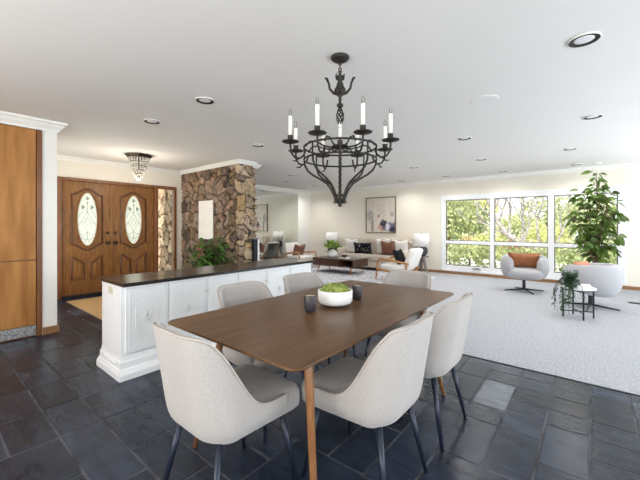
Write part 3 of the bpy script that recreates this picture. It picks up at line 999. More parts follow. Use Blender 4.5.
# ------------------------------------------------------------------ dining chairs
def chair_path(n=80):
    w, yb, r, yf = 0.240, 0.262, 0.145, 0.135
    seg = [('l', w-r), ('a', r*PI/2), ('l2', yf+yb-r)]
    tot = sum(s[1] for s in seg)
    out = []
    for k in range(n+1):
        l = tot*(2*k/n-1)
        s = 1 if l >= 0 else -1
        l = abs(l)
        if l <= w-r:
            p = (l, -yb); nn = (0, -1)
        elif l <= w-r+r*PI/2:
            a = (l-(w-r))/r
            p = (w-r+r*math.sin(a), -yb+r-r*math.cos(a)); nn = (math.sin(a), -math.cos(a))
        else:
            m = l-(w-r+r*PI/2)
            p = (w, -yb+r+m); nn = (1, 0)
        out.append((s*p[0], p[1], l, tot))
    return out
TOP_L = np.linspace(0, .7, 141)
TOP_Z = np.interp(TOP_L, [0, .155, .215, .25, .278, .303, .328, .356, .39, .425, .467, .7], [.845, .843, .834, .812, .762, .695, .630, .570, .522, .500, .490, .486])
TOP_Z[4:-4] = np.convolve(TOP_Z, np.ones(9)/9, 'valid')
def chair_top(l, tot):
    return float(np.interp(l, TOP_L, TOP_Z))
def chair_shell():
    bm = bmesh.new()
    path = chair_path()
    V = [0, .012, .035, .075, .13, .22, .34, .48, .62, .75, .86, .94, 1.0]
    rows = []
    for v in V:
        row = []
        for x, y, l, tot in path:
            zt = chair_top(l, tot)
            zb = 0.355
            z = zb+(zt-zb)*v
            if z < 0.47:
                q = (0.47-z)/(0.47-zb)
                k = 0.52+0.48*math.sqrt(max(0, 1-min(1, q)**2.3))
            else:
                k = 1-0.045*((z-.47)/.37)
            back = max(0, min(1, (0.02-y)/0.2))
            yy = y*(1-(1-k)*(1 if z < .46 else 0.0)) - back*max(0, z-.46)*0.165 + (0.02 if z < .46 else 0)*(1-k)
            row.append(bm.verts.new((x*k, yy, z)))
        rows.append(row)
    for p, q in zip(rows, rows[1:]):
        for k in range(len(p)-1):
            bm.faces.new((p[k], p[k+1], q[k+1], q[k]))
    # underside pan
    c = bm.verts.new((0, -0.02, 0.353))
    p = rows[0]
    for k in range(len(p)-1):
        bm.faces.new((p[k+1], p[k], c))
    bm.faces.new((p[0], p[-1], c))
    bm.normal_update()
    if rows[7][40].normal.y > 0:
        bmesh.ops.reverse_faces(bm, faces=bm.faces[:])
    top = [v.co.copy() for v in rows[-1]]
    return bm, top
def make_chair(label, loc, rz):
    t = thing('dining_chair', label, 'chair', loc, rz, 'upholstered chairs round the dining table')
    bm, top = chair_shell()
    s = obj('backrest_shell', bm, 'chair_fabric', t, smooth=True)
    so = s.modifiers.new('thick', 'SOLIDIFY')
    so.thickness = 0.032
    so.offset = -1
    sb = s.modifiers.new('sub', 'SUBSURF'); sb.levels = 1; sb.render_levels = 1
    # piping sits along the outer top edge
    obj('piping', T(top, 0.0045, 6), 'chair_seam', s, smooth=True)
    bm = bmesh.new()
    # seat cushion: rounded block slightly crowned, wider at the front
    n = 20
    outl = []
    for x, y in rrect(-0.206, 0.206, -0.20, 0.265, 0.07, 6):
        wx = 1.0 + 0.14*max(0, (y-.10)/.165)
        outl.append((x*wx, y))
    rings = []
    for off, z in ((0.05, .368), (0.015, .376), (0.0, .392), (0.0, .452), (0.012, .476), (0.035, .489), (0.10, .497), (0.17, .499)):
        rings.append([bm.verts.new((x*(1-off/0.22), 0.03+(y-0.03)*(1-off/0.24), z)) for x, y in outl])
    for p, q in zip(rings, rings[1:]):
        k = len(p)
        for i in range(k):
            bm.faces.new((p[i], p[(i+1) % k], q[(i+1) % k], q[i]))
    bm.faces.new(rings[0][::-1]); bm.faces.new(rings[-1])
    obj('seat_cushion', bm, 'chair_fabric', t, smooth=True)
    for sx in (-1, 1):
        for sy in (-1, 1):
            p0 = Vector((sx*0.15, -0.175 if sy < 0 else 0.17, 0.386 if sy < 0 else 0.372)); p1 = Vector((sx*0.208, -0.250 if sy < 0 else 0.225, 0))
            obj('leg', T([p0, p1], [0.0165, 0.0095], 12), 'navy_metal', t, smooth=True)
    return t
c0 = make_chair('oatmeal dining chair at the near left end of the table, back towards the white cabinet', (0.965, 1.33, 0), facing(1, 0))
dup(c0, (1.455, 0.905, 0), facing(0.0, 1), 'oatmeal dining chair in the centre foreground, beside the near table leg, seen from behind')
dup(c0, (2.085, 0.89, 0), facing(0.02, 1), 'oatmeal dining chair at the near right corner of the table beside the carpet')
dup(c0, (1.50, 1.70, 0), facing(0, -1), 'oatmeal dining chair between table and white cabinet, the one nearer the front doors')
dup(c0, (2.125, 1.70, 0), facing(0, -1), 'oatmeal dining chair between table and the living-room end of the white cabinet')
dup(c0, (2.64, 1.305, 0), facing(-1, 0), 'oatmeal dining chair at the far end of the table, in front of the wood armchair')

# ------------------------------------------------------------------ centrepiece
BC = (1.742, 1.297)
t = thing('moss_bowl', 'low white round bowl of green moss in the middle of the dining table', 'bowl', (*BC, TZ))
obj('bowl', LA([(0.0, 0.012), (0.085, 0.012), (0.104, 0.02), (0.112, 0.035), (0.114, 0.101), (0.108, 0.104), (0.104, 0.10), (0.102, 0.04), (0.0, 0.035)], 48, cap=False), 'ceramic', t, smooth=True)
obj('foot', LA([(0.0, 0), (0.075, 0), (0.078, 0.0125), (0, 0.0125)], 32, cap=False), 'cup', t)
bm = lathe(bmesh.new(), [(0.1025, 0.06), (0.1025, 0.09), (0.095, 0.103), (0.08, 0.119), (0.055, 0.131), (0.028, 0.138), (0.0, 0.14)], 56, cap=False)
for v in bm.verts:
    if v.co.z > 0.091:
        v.co += Vector((random.uniform(-.004, .004), random.uniform(-.004, .004), random.uniform(-.006, .008)))
obj('moss', bm, 'moss', t, smooth=False)
def cup(loc, label):
    t = thing('candle_cup', label, 'candle cup', (*loc, TZ), 0, 'dark cups on the dining table')
    obj('cup', LA([(0, 0), (0.024, 0), (0.031, 0.006), (0.036, 0.022), (0.038, 0.099), (0.0365, 0.102), (0.034, 0.10), (0.034, 0.084), (0, 0.084)], 28, cap=False), 'cup', t, smooth=True)
    obj('wax', LA([(0, 0.0845), (0.0335, 0.0845), (0.0335, 0.0965), (0, 0.0975)], 24, cap=False), 'wax', t)
    return t
k0 = cup((1.512, 1.315), 'dark glazed cup on the dining table, left of the white moss bowl')
dup(k0, (1.985, 1.283, TZ), 0.5, 'dark glazed cup on the dining table, behind the right side of the white moss bowl')

# ------------------------------------------------------------------ iron chandelier
CH = (1.953, 1.41)
va = math.atan2(CH[1], CH[0])
t = thing('chandelier', 'large wrought-iron ring chandelier with white candle lamps hanging over the dining table', 'chandelier', (*CH, 0), va)
obj('canopy', LA([(0, 2.5), (0.066, 2.5), (0.068, 2.492), (0.058, 2.478), (0.03, 2.470), (0.0, 2.468)], 32, cap=False), 'iron', t, smooth=True)
bm = bmesh.new()
for k in range(4):
    z = 2.468-0.026*k
    pts = [(0.011*math.cos(a)*(1 if k % 2 else 0), 0.011*math.cos(a)*(0 if k % 2 else 1), z-0.012+0.019*math.sin(a)) for a in [2*PI*j/10 for j in range(10)]]
    tube(bm, pts, 0.0035, 6, True)
obj('chain', bm, 'bronze', t, smooth=True)
bm = bmesh.new()
lathe(bm, [(0, 2.375), (0.012, 2.372), (0.028, 2.355), (0.020, 2.335), (0.016, 2.32), (0.024, 2.305), (0.028, 2.285), (0.040, 2.265), (0.044, 2.245), (0.030, 2.225), (0.012, 2.21), (0.010, 2.165), (0.024, 2.155), (0.024, 2.140), (0.010, 2.13)], 16)
for k in range(6):
    a = 2*PI*k/6
    tube(bm, [(0.026*math.cos(a), 0.026*math.sin(a), 2.34), (0.034*math.cos(a), 0.034*math.sin(a), 2.36), (0.03*math.cos(a+.4), 0.03*math.sin(a+.4), 2.378)], [0.007, 0.006, 0.002], 6)
ps = obj('pendant_stem', bm, 'iron', t, smooth=True)
for k in range(4):
    a = PI/2*k + PI/2
    f = lambda r, z: (r*math.cos(a), r*math.sin(a), z)
    obj('leaf_scroll', T([f(.012, 2.225), f(.045, 2.235), f(.075, 2.27), (f(.082, 2.31)), f(.098, 2.345), f(.112, 2.352)], [0.007, 0.010, 0.009, 0.008, 0.010, 0.003], 8), 'iron', ps, smooth=True)
bm = bmesh.new()
for k in range(6):
    a0 = 2*PI*k/6
    tube(bm, [((0.004+0.022*math.sin(PI*s/12))*math.cos(a0+s*.33), (0.004+0.022*math.sin(PI*s/12))*math.sin(a0+s*.33), 2.135-0.0115*s) for s in range(13)], 0.0045, 6)
lathe(bm, [(0, 2.0), (0.012, 1.998), (0.014, 1.985), (0.006, 1.975), (0.006, 1.84)], 12)
obj('twisted_basket', bm, 'iron', t, smooth=True)
for z, nm in ((1.84, 'upper_ring'), (1.75, 'lower_ring')):
    obj(nm, T([(0.262*math.cos(2*PI*k/64), 0.262*math.sin(2*PI*k/64), z) for k in range(64)], 0.007, 8, True), 'iron', t, smooth=True)
for k in range(8):
    a = 2*PI*k/8
    obj('ring_bar', T([(0.262*math.cos(a), 0.262*math.sin(a), 1.75), (0.262*math.cos(a), 0.262*math.sin(a), 1.84)], 0.006, 6), 'iron', t)
for k in range(8):
    a = 2*PI*k/8
    f = lambda r, z: (r*math.cos(a), r*math.sin(a), z)
    obj('rib', T([f(.262, 1.755), f(.258, 1.715), f(.235, 1.672), f(.195, 1.64), f(.145, 1.612), f(.095, 1.578), f(.062, 1.535), f(.042, 1.49), f(.030, 1.455), f(.016, 1.435)], [0.0075]*9+[0.005], 8), 'iron', t, smooth=True)
bm = bmesh.new()
for q in range(3):
    tube(bm, [(0.007*math.cos(s*.7+q*2.09), 0.007*math.sin(s*.7+q*2.09), 1.84-s*0.0125) for s in range(32)], 0.006, 6)
lathe(bm, [(0, 1.475), (0.018, 1.47), (0.030, 1.455), (0.022, 1.44), (0.012, 1.432), (0.016, 1.424), (0.010, 1.412), (0, 1.408)], 14)
for k in range(8):
    a = 2*PI*k/8
    tube(bm, [(0.026*math.cos(a), 0.026*math.sin(a), 1.50), (0.036*math.cos(a), 0.036*math.sin(a), 1.47), (0.040*math.cos(a), 0.040*math.sin(a), 1.445), (0.048*math.cos(a), 0.048*math.sin(a), 1.432)], [0.006, 0.007, 0.005, 0.002], 6)
obj('centre_rod', bm, 'iron', t, smooth=True)
def candle_lamp(r, a, z, parent, arm=True):
    f = lambda rr, zz, da=0: (rr*math.cos(a+da), rr*math.sin(a+da), zz)
    c = f(r, 0)[:2]
    if arm:
        obj('arm', T([f(.262, 1.80), f(.275, 1.765), f(.305, 1.742), f(.34, 1.748), f(.366, 1.78), f(.371, 1.82), f(.371, z)], [0.007]*7, 8), 'iron', parent, smooth=True)
        b = bmesh.new()
        tube(b, [f(.262, 1.83), f(.23, 1.868), f(.18, 1.872), f(.13, 1.845), f(.07, 1.838), f(0.012, 1.84)], 0.006, 6)
        tube(b, [f(.31, 1.742), f(.335, 1.72, .02), f(.36, 1.722, .05)], [0.005, 0.006, 0.002], 6)
        obj('scroll', b, 'iron', parent, smooth=True)
    pan = obj('drip_pan', LA([(0, z-.008), (0.012, z-.008), (0.02, z-.001), (0.053, z+.001), (0.060, z+.006), (0.059, z+.008), (0.050, z+.005), (0.019, z+.004), (0.019, z+.045), (0.021, z+.047), (0.017, z+.047), (0, z+.046)], 24, c, False), 'iron', parent, smooth=True)
    cd = obj('candle_sleeve', LA([(0, z+.046), (0.0135, z+.046), (0.0135, z+.178), (0.011, z+.184), (0, z+.185)], 16, c, False), 'candle', parent, smooth=True)
    obj('bulb', LA([(0, z+.185), (0.006, z+.187), (0.011, z+.200), (0.010, z+.212), (0.005, z+.228), (0.001, z+.238), (0, z+.239)], 14, c, False), 'bulb', cd, smooth=True)
for k in range(8):
    candle_lamp(0.371, PI/8+2*PI*k/8, 1.848, t)
candle_lamp(0.0, 0, 1.845, t, False)

# ------------------------------------------------------------------ recessed ceiling lights
def downlight(x, y, label, r=0.085):
    t = thing('recessed_light', label, 'ceiling light', (x, y, H), 0, 'recessed ceiling lights')
    ring = bmesh.new()
    lathe(ring, [(r*0.98, -0.011), (r*1.0, -0.0118), (r*1.02, -0.006), (r*1.035, 0), (r*0.98, 0)], 32, cap=False)
    obj('trim_ring', ring, 'crown', t, smooth=True)
    bm = bmesh.new()
    lathe(bm, [(r*0.985, -0.0115), (r*0.985, -0.0005), (r*0.66, -0.0005), (r*0.66, -0.006), (r*0.985, -0.0115)], 32, cap=False)
    obj('baffle', bm, 'baffle', t)
    obj('lens', LA([(0, -.008), (r*0.5, -.0075), (r*0.66, -.0055), (r*0.66, -.001), (0, -.001)], 28, cap=False), 'lens', t, smooth=True)
    return t
DL = [(1.784, 2.911, 'recessed ceiling light above the divider cabinet, the larger one left of the chandelier'),
      (1.748, 3.974, 'recessed ceiling light between the entry crystal fixture and the divider cabinet'),
      (3.285, 3.905, 'recessed ceiling light left of the chandelier, in front of the stone column crown'),
      (2.781, 0.032, 'largest recessed ceiling light, in the upper right corner of the picture'),
      (4.80, -0.02, 'second nearest recessed ceiling light on the right, below the largest one'),
      (4.85, 1.36, 'recessed ceiling light over the carpet, right of the chandelier and below the flush speaker'),
      (6.58, 0.25, 'recessed ceiling light over the swivel chairs, upper of the two near the tall plant'),
      (8.30, 0.22, 'recessed ceiling light close to the window wall just left of the tall plant'),
      (6.57, 1.55, 'recessed ceiling light above the middle window pane, farther from the glass'),
      (8.30, 1.51, 'recessed ceiling light close to the window wall above the middle pane'),
      (6.57, 2.845, 'recessed ceiling light over the living room right of the chandelier candles'),
      (8.2, 2.73, 'recessed ceiling light close to the window wall above the left edge of the window'),
      (8.3, 3.95, 'recessed ceiling light near the wall right of the framed painting'),
      (5.72, 5.587, 'recessed ceiling light over the living room nearest the stone column'),
      (6.4, 6.45, 'recessed ceiling light second from the stone column, near the mirrored wall'),
      (7.7, 6.5, 'recessed ceiling light near the far living-room corner, right of its neighbour'),
      (8.15, 7.2, 'farthest recessed ceiling light in the corner by the mirrored wall')]
LIVING_W, DINING_W = 40, 17
def lamp_light(x, y):
    add_light('recessed_lamp', 'SPOT', (x, y, H-.03), (0, 0, -1), LIVING_W if x > 4 else DINING_W, (1, 0.97, 0.93), spot_size=2.75, spot_blend=1.0, shadow_soft_size=0.07)
d0 = downlight(*DL[0])
lamp_light(*DL[0][:2])
for x, y, lb in DL[1:]:
    dup(d0, (x, y, H), 0, lb)
    lamp_light(x, y)
tag(obj('ceiling_speaker', LA([(0, -.006), (0.10, -.006), (0.125, -.004), (0.13, 0), (0, 0)], 36, cap=False), 'ceiling', loc=(3.51, 0.80, H)), 'flat white round speaker grille flush in the ceiling, nearer the chandelier', 'speaker')
tag(obj('smoke_detector', LA([(0, -.02), (0.055, -.02), (0.07, -.008), (0.072, 0), (0, 0)], 36, cap=False), 'ceiling', loc=(8.45, -0.10, H)), 'white round smoke detector on the ceiling above the tall potted plant', 'smoke detector')

# entry crystal fixture
t = thing('crystal_ceiling_light', 'tiered crystal flush chandelier on the ceiling before the front doors', 'ceiling light', (2.44, 6.05, H))
oc = [(0.215*math.cos(PI/8+PI/4*k), 0.215*math.sin(PI/8+PI/4*k)) for k in range(8)]
oc2 = [(x*.83, y*.83) for x, y in oc]
bm = bmesh.new()
hi = [bm.verts.new((x, y, 0)) for x, y in oc]; lo = [bm.verts.new((x, y, -.05)) for x, y in oc2]
for k in range(8):
    bm.faces.new((lo[k], lo[(k+1) % 8], hi[(k+1) % 8], hi[k]))
bm.faces.new(hi); bm.faces.new(lo[::-1])
bmesh.ops.recalc_face_normals(bm, faces=bm.faces[:])
obj('ceiling_plate', bm, 'bronze', t)
for q, (r, z) in enumerate(((.165, -.05), (.145, -.125), (.12, -.195), (.09, -.26), (.06, -.32), (.03, -.37))):
    bm = bmesh.new()
    n = max(6, int(r*150))
    for k in range(n):
        a = 2*PI*k/n
        x, y = r*math.cos(a), r*math.sin(a)
        w = 0.012
        lathe(bm, [(0.001, z), (w*.7, z-.012), (w, z-.04), (w*.5, z-.062), (0.001, z-.072)], 6, (x, y))
    tier = obj('crystal_tier', bm, 'crystal', t)
    obj('tier_band', T([(r*math.cos(2*PI*k/32), r*math.sin(2*PI*k/32), z) for k in range(32)], 0.005, 6, True), 'bronze', tier)
obj('stem', T([(0, 0, -.05), (0, 0, -.38)], 0.008, 8), 'bronze', t)
add_light('crystal_lamp', 'POINT', (2.44, 6.05, H-.50), (0, 0, -1), 12, (1, 0.88, 0.72), shadow_soft_size=0.015)

# ------------------------------------------------------------------ entry mat, plant, wall panel
t = thing('entry_rug', 'tan woven runner rug with bound edge on the slate in front of the doors', 'rug', (1.585, 4.3, 0))
obj('weave', B((0.03, 1.27, 0.03, 2.44, 0, 0.009)), 'jute', t)
obj('binding', B((0, 0.03, 0, 2.47, 0, 0.011), (1.27, 1.30, 0, 2.47, 0, 0.011), (0.03, 1.27, 0, 0.03, 0, 0.011), (0.03, 1.27, 2.44, 2.47, 0, 0.011)), 'rug_edge', t)

t = thing('potted_plant', 'bushy green plant with red flowers in a planter behind the countertop by the stone wall', 'plant', (3.22, 5.0, 0))
obj('pot', LA([(0, 0), (0.17, 0), (0.20, 0.05), (0.215, 0.42), (0.205, 0.425), (0.195, 0.40), (0, 0.39)], 32, cap=False), 'basket', t, smooth=True)
obj('soil', LA([(0, .391), (0.194, .392), (0.194, .402), (0, .405)], 24, cap=False), 'soil', t)
bm = bmesh.new(); st = bmesh.new()
for k in range(46):
    a = random.uniform(0, 2*PI); rr = random.uniform(0.05, 0.40)
    rr *= .85; tip = Vector((rr*math.cos(a), rr*math.sin(a), random.uniform(0.72, 1.12)-rr*0.22))
    base = Vector((0.06*math.cos(a), 0.06*math.sin(a), 0.40))
    tube(st, [base, base.lerp(tip, .5)+Vector((0, 0, .05)), tip], [.006, .005, .003], 5)
    for q in range(7):
        c = base.lerp(tip, random.uniform(.45, 1.0))
        d = rnd_dir(-.2, .8) + Vector((math.cos(a), math.sin(a), 0))*.6
        leaf(bm, c, d, (0, 0, 1), random.uniform(.13, .24), random.uniform(.05, .085), .35)
obj('foliage', bm, 'fern_leaf', t, smooth=True)
obj('stems', st, 'bark', t)
bm = bmesh.new()
for k in range(4):
    a = random.uniform(1.2, 3.4); rr = random.uniform(.15, .3)
    c = Vector((rr*math.cos(a), rr*math.sin(a), random.uniform(.88, .98)))
    tube(bm, [c-Vector((0, 0, .22)), c], .004, 5)
    for q in range(7):
        leaf(bm, c, rnd_dir(0, .9), (0, 0, 1), .055, .03, .1)
obj('flowers', bm, 'red_flower', t)

tag(obj('wall_panel', B((3.765, 3.785, 5.865, 6.39, 1.0, 1.79)), 'off_white', bevel=0.004), 'plain white rectangular panel hung on the brown stone wall', 'wall panel')

t = thing('fireplace_screen', 'narrow black steel upright with white edge beside the stone column', 'fireplace screen', (4.09, 5.02, 0.016))
obj('upright', B((0.0, 0.10, -0.03, 0.03, 0, 1.0)), 'fire_black', t)
obj('cap', B((-.02, 0.12, -0.05, 0.04, 1.0, 1.03)), 'stand_grey', t)
obj('edge_strip', B((0.10, 0.14, -0.03, 0.03, 0, 1.0)), 'off_white', t)

# mirrors on the north living-room wall
t_m = []
for x0, x1, lb in ((5.85, 6.87, 'tall wall mirror panel nearest the stone column'), (6.875, 7.835, 'tall wall mirror panel in the middle of the three'), (7.84, 8.23, 'narrow wall mirror panel nearest the room corner')):
    tag(obj('wall_mirror', B((x0, x1, 7.698, 7.71, 0.09, 2.36)), 'mirror'), lb, 'mirror', 'wall mirrors')

# ------------------------------------------------------------------ living room
CZ = 0.016
t = thing('shag_rug', 'white and blue-grey shag rug under the coffee table', 'rug', (5.72, 2.9, CZ))
def shag():
    bm = bmesh.new()
    nx, ny = 46, 76
    g = [[bm.verts.new((2.35*i/nx, 3.48*j/ny, (0.004 if i in (0, nx) or j in (0, ny) else random.uniform(.012, .026)))) for j in range(ny+1)] for i in range(nx+1)]
    for i in range(nx):
        for j in range(ny):
            bm.faces.new((g[i][j], g[i+1][j], g[i+1][j+1], g[i][j+1]))
    box(bm, 0, 2.35, 0, 3.48, 0, .004)
    return bm
obj('pile', shag(), 'rug', t, smooth=True)
RZ = CZ + 0.0275

# sofa
t = thing('sofa', 'long beige fabric sofa against the wall below the painting', 'sofa', (8.0, 3.70, CZ))
SL = 2.20
obj('base', rbox(0.03, 0.82, 0, SL, 0.09, 0.27, 0.03), 'sofa', t, smooth=True)
for k in range(2):
    obj('seat_cushion', rbox(-0.0, 0.62, 0.17+k*(SL-.34)/2, 0.165+(k+1)*(SL-.34)/2, 0.27, 0.445, 0.045), 'sofa', t, smooth=True)
obj('backrest', rbox(0.62, 0.84, 0.02, SL-.02, 0.25, 0.82, 0.06), 'sofa', t, smooth=True)
for k in range(3):
    w = (SL-.34)/3
    b = obj('back_cushion', rbox(0.46, 0.66, 0.172+k*w, 0.168+(k+1)*w, 0.44, 0.90, 0.06), 'sofa', t, smooth=True)
for y0 in (0, SL-.17):
    obj('arm', rbox(0.02, 0.80, y0, y0+.17, 0.09, 0.60, 0.05), 'sofa', t, smooth=True)
for x in (0.10, 0.74):
    for y in (0.08, SL-.08):
        obj('leg', T([(x, y, 0.095), (x, y, 0)], [0.022, 0.016], 10), 'coffee_wood', t)
rzs = facing(-1, 0)
PG = 'pillows on the beige sofa'
pillow('throw_pillow', 'white square pillow at the left end of the sofa', (8.36, 5.55, .47), rzs, .46, .44, .16, 'white_fabric', -.22, .03, PG)
pillow('throw_pillow', 'black patterned lumbar pillow on the left half of the sofa', (8.22, 5.10, .465), rzs, .62, .34, .14, 'black_cushion', -.22, 0, PG)
pillow('throw_pillow', 'cream pillow standing behind the brown leather one on the sofa', (8.38, 4.52, .47), rzs, .44, .46, .14, 'white_fabric', -.2, .03, PG)
pillow('throw_pillow', 'brown leather pillow on the right half of the sofa', (8.22, 4.28, .465), rzs, .45, .42, .15, 'brown_leather', -.22, .045, PG)
pillow('throw_pillow', 'white pillow at the right end of the sofa behind the armchair', (8.36, 3.98, .47), rzs, .46, .44, .16, 'white_fabric', -.2, .03, PG)

# painting
def painting_mat():
    m = bpy.data.materials.new('abstract_canvas')
    m.use_nodes = True
    nt = m.node_tree; b = nt.nodes['Principled BSDF']; L = nt.links.new
    b.inputs['Roughness'].default_value = 0.8
    tc = nt.nodes.new('ShaderNodeTexCoord')
    nz = nt.nodes.new('ShaderNodeTexNoise'); nz.inputs['Scale'].default_value = 9; nz.inputs['Detail'].default_value = 5
    L(tc.outputs['Object'], nz.inputs['Vector'])
    cur = None
    base = nt.nodes.new('ShaderNodeValToRGB')
    base.color_ramp.elements[0].position = .3; base.color_ramp.elements[1].position = .7
    base.color_ramp.elements[0].color = (0.66, 0.58, 0.49, 1); base.color_ramp.elements[1].color = (0.73, 0.68, 0.61, 1)
    L(nz.outputs['Fac'], base.inputs['Fac'])
    cur = base.outputs['Color']
    # (y, z, ry, rz, colour): local y to the left (+) in view, z up from the picture centre
    for y, z, ry, rz, col in ((.36, -.02, .12, .22, (.42, .40, .38)), (.28, -.30, .05, .28, (.30, .27, .25)), (-.05, -.38, .13, .13, (.60, .33, .27)), (-.33, -.36, .30, .16, (.12, .12, .20)),
                              (-.42, -.44, .14, .10, (.02, .02, .05)), (-.10, -.24, .13, .11, (.02, .02, .03)), (-.24, -.36, .08, .12, (.75, .75, .80)), (.06, -.03, .04, .05, (.45, .12, .08)), (-.38, .02, .06, .07, (.35, .34, .34)),
                              (-.22, .18, .05, .3, (.76, .70, .62))):
        mp = nt.nodes.new('ShaderNodeMapping'); mp.vector_type = 'POINT'
        mp.inputs['Location'].default_value = (0, -y/ry, -z/rz)
        mp.inputs['Scale'].default_value = (0, 1/ry, 1/rz)
        L(tc.outputs['Object'], mp.inputs['Vector'])
        ln = nt.nodes.new('ShaderNodeVectorMath'); ln.operation = 'LENGTH'
        L(mp.outputs[0], ln.inputs[0])
        ad = nt.nodes.new('ShaderNodeMath'); ad.operation = 'MULTIPLY_ADD'
        L(nz.outputs['Fac'], ad.inputs[0]); ad.inputs[1].default_value = 1.3; L(ln.outputs['Value'], ad.inputs[2])
        mr = nt.nodes.new('ShaderNodeMapRange')
        mr.inputs[1].default_value = 1.75; mr.inputs[2].default_value = 1.35
        mr.inputs[3].default_value = 0; mr.inputs[4].default_value = 0.9
        L(ad.outputs[0], mr.inputs[0])
        mx = nt.nodes.new('ShaderNodeMix'); mx.data_type = 'RGBA'
        L(mr.outputs[0], mx.inputs[0]); L(cur, mx.inputs[6]); mx.inputs[7].default_value = (*col, 1)
        cur = mx.outputs[2]
    L(cur, b.inputs['Base Color'])
    return m
t = thing('painting', 'framed abstract painting in cream, grey and navy on the wall over the sofa', 'painting', (8.9, 4.905, 1.60))
py, pz = 0.505, 0.54
obj('canvas', B((-.022, -.012, -py+.02, py-.02, -pz+.02, pz-.02)), painting_mat(), t)
obj('frame', B((-.04, 0, -py, -py+.022, -pz, pz), (-.04, 0, py-.022, py, -pz, pz), (-.04, 0, -py+.022, py-.022, -pz, -pz+.022), (-.04, 0, -py+.022, py-.022, pz-.022, pz)), 'frame', t)

# table lamps on conical side tables
def side_stand(loc, label):
    t = thing('side_table', label, 'side table', loc, 0, 'lamp side tables')
    obj('table_top', LA([(0, .43), (0.20, .43), (0.205, .44), (0.20, .452), (0, .452)], 32, cap=False), 'stand_grey', t)
    for k in range(3):
        a = 2*PI*k/3 + .4
        c, s = math.cos(a), math.sin(a)
        obj('leg', T([(.06*c, .06*s, .432), (.17*c, .17*s, 0)], [0.045, 0.03], 8), 'stand_grey', t)
    return t
def table_lamp(loc, label):
    t = thing('table_lamp', label, 'lamp', loc, 0, 'table lamps beside the sofa')
    obj('base', LA([(0, 0), (0.07, 0), (0.125, 0.03), (0.162, 0.10), (0.167, 0.15), (0.15, 0.215), (0.10, 0.268), (0.05, 0.29), (0.03, 0.30), (0, 0.30)], 32, cap=False), 'lamp_ball', t, smooth=True)
    obj('neck', T([(0, 0, .30), (0, 0, .59)], 0.009, 10), 'bronze', t)
    sh = LA([(0.215, 0.27), (0.195, 0.60)], 40, cap=False)
    s = obj('lamp_shade', sh, 'lamp_shade', t, smooth=True)
    m = s.modifiers.new('t', 'SOLIDIFY'); m.thickness = 0.004
    b = T([(-.195, 0, .585), (.195, 0, .585)], .003, 6)
    tube(b, [(0, -.195, .585), (0, .195, .585)], .003, 6)
    lathe(b, [(0, .59), (.01, .592), (.012, .615), (0, .63)], 10)
    obj('shade_spider', b, 'bronze', t)
    return t
s1 = side_stand((8.48, 3.47, CZ), 'round-topped side table with splayed grey legs right of the sofa under a lamp')
dup(s1, (8.5, 6.45, CZ), 0.3, 'round-topped side table left of the sofa, behind the coffee table plant')
l1 = table_lamp((8.48, 3.47, CZ+.452), 'lamp with dark ball base and white shade between sofa and window')
dup(l1, (8.5, 6.45, CZ+.452), 0.3, 'lamp with white shade left of the sofa, behind the leafy vase')

# coffee table
t = thing('coffee_table', 'low dark walnut coffee table with open shelf on tapered legs', 'coffee table', (7.2, 5.2, RZ))
x0, x1, y0, y1 = -.35, .35, -.655, .67
zb, zt_ = .175, .375
obj('top', B((x0, x1, y0, y1, zt_-.02, zt_)), 'coffee_wood', t, bevel=.004)
obj('bottom', B((x0, x1, y0, y1, zb, zb+.02)), 'coffee_wood', t, bevel=.004)
obj('end_panel', B((x0, x1, y0, y0+.02, zb+.02, zt_-.02)), 'coffee_wood', t)
obj('end_panel', B((x0, x1, y1-.02, y1, zb+.02, zt_-.02)), 'coffee_wood', t)
obj('drawer', B((x0+.004, x1-.02, y0+.45, y1-.021, zb+.021, zt_-.021)), 'coffee_wood', t, bevel=.003)
obj('back_panel', B((x1-.02, x1, y0+.02, y1-.02, zb+.02, zt_-.02)), 'coffee_wood', t)
for sx in (-1, 1):
    for sy in (-1, 1):
        obj('leg', T([(sx*.24, sy*.50, zb+.002), (sx*.27, sy*.56, 0)], [.022, .013], 10), 'arm_wood', t)
TT = RZ+zt_
t = thing('vase_with_plant', 'white vase holding a bright green leafy plant on the coffee table', 'vase', (7.22, 5.46, TT))
obj('vase', LA([(0, 0), (.10, 0), (.135, .04), (.14, .09), (.11, .15), (.06, .19), (.055, .21), (.065, .22), (.05, .215), (0, .18)], 24, cap=False), 'ceramic', t, smooth=True)
bm = bmesh.new(); st = bmesh.new()
for k in range(26):
    d = rnd_dir(.1, .9)
    e = Vector((d.x*.24, d.y*.24, .24+d.z*.24))
    tube(st, [(0, 0, .17), Vector((0, 0, .17)).lerp(e, .6)+Vector((0, 0, .03)), e], .003, 5)
    for q in range(4):
        leaf(bm, Vector((0, 0, .17)).lerp(e, random.uniform(.65, 1)), rnd_dir(-.2, .7)+d*.5, (0, 0, 1), random.uniform(.09, .14), random.uniform(.06, .09), .25)
obj('foliage', bm, 'lime_leaf', t, smooth=True)
obj('stems', st, 'fern_leaf', t)
tag(obj('book', rbox(7.02, 7.22, 4.86, 5.12, TT, TT+.03, .003, 1), 'book'), 'white book lying under the dark bowl on the coffee table', 'book')
t = thing('small_bowl', 'small dark bowl on top of the white book on the coffee table', 'bowl', (7.12, 5.0, TT+.03))
obj('bowl', LA([(0, 0), (.035, 0), (.075, .03), (.085, .055), (.078, .055), (.06, .03), (0, .012)], 20, cap=False), 'tray', t, smooth=True)
tag(obj('book', rbox(7.10, 7.34, 4.58, 4.80, TT, TT+.025, .003, 1), 'grey_book'), 'flat grey book at the right end of the coffee table', 'book')

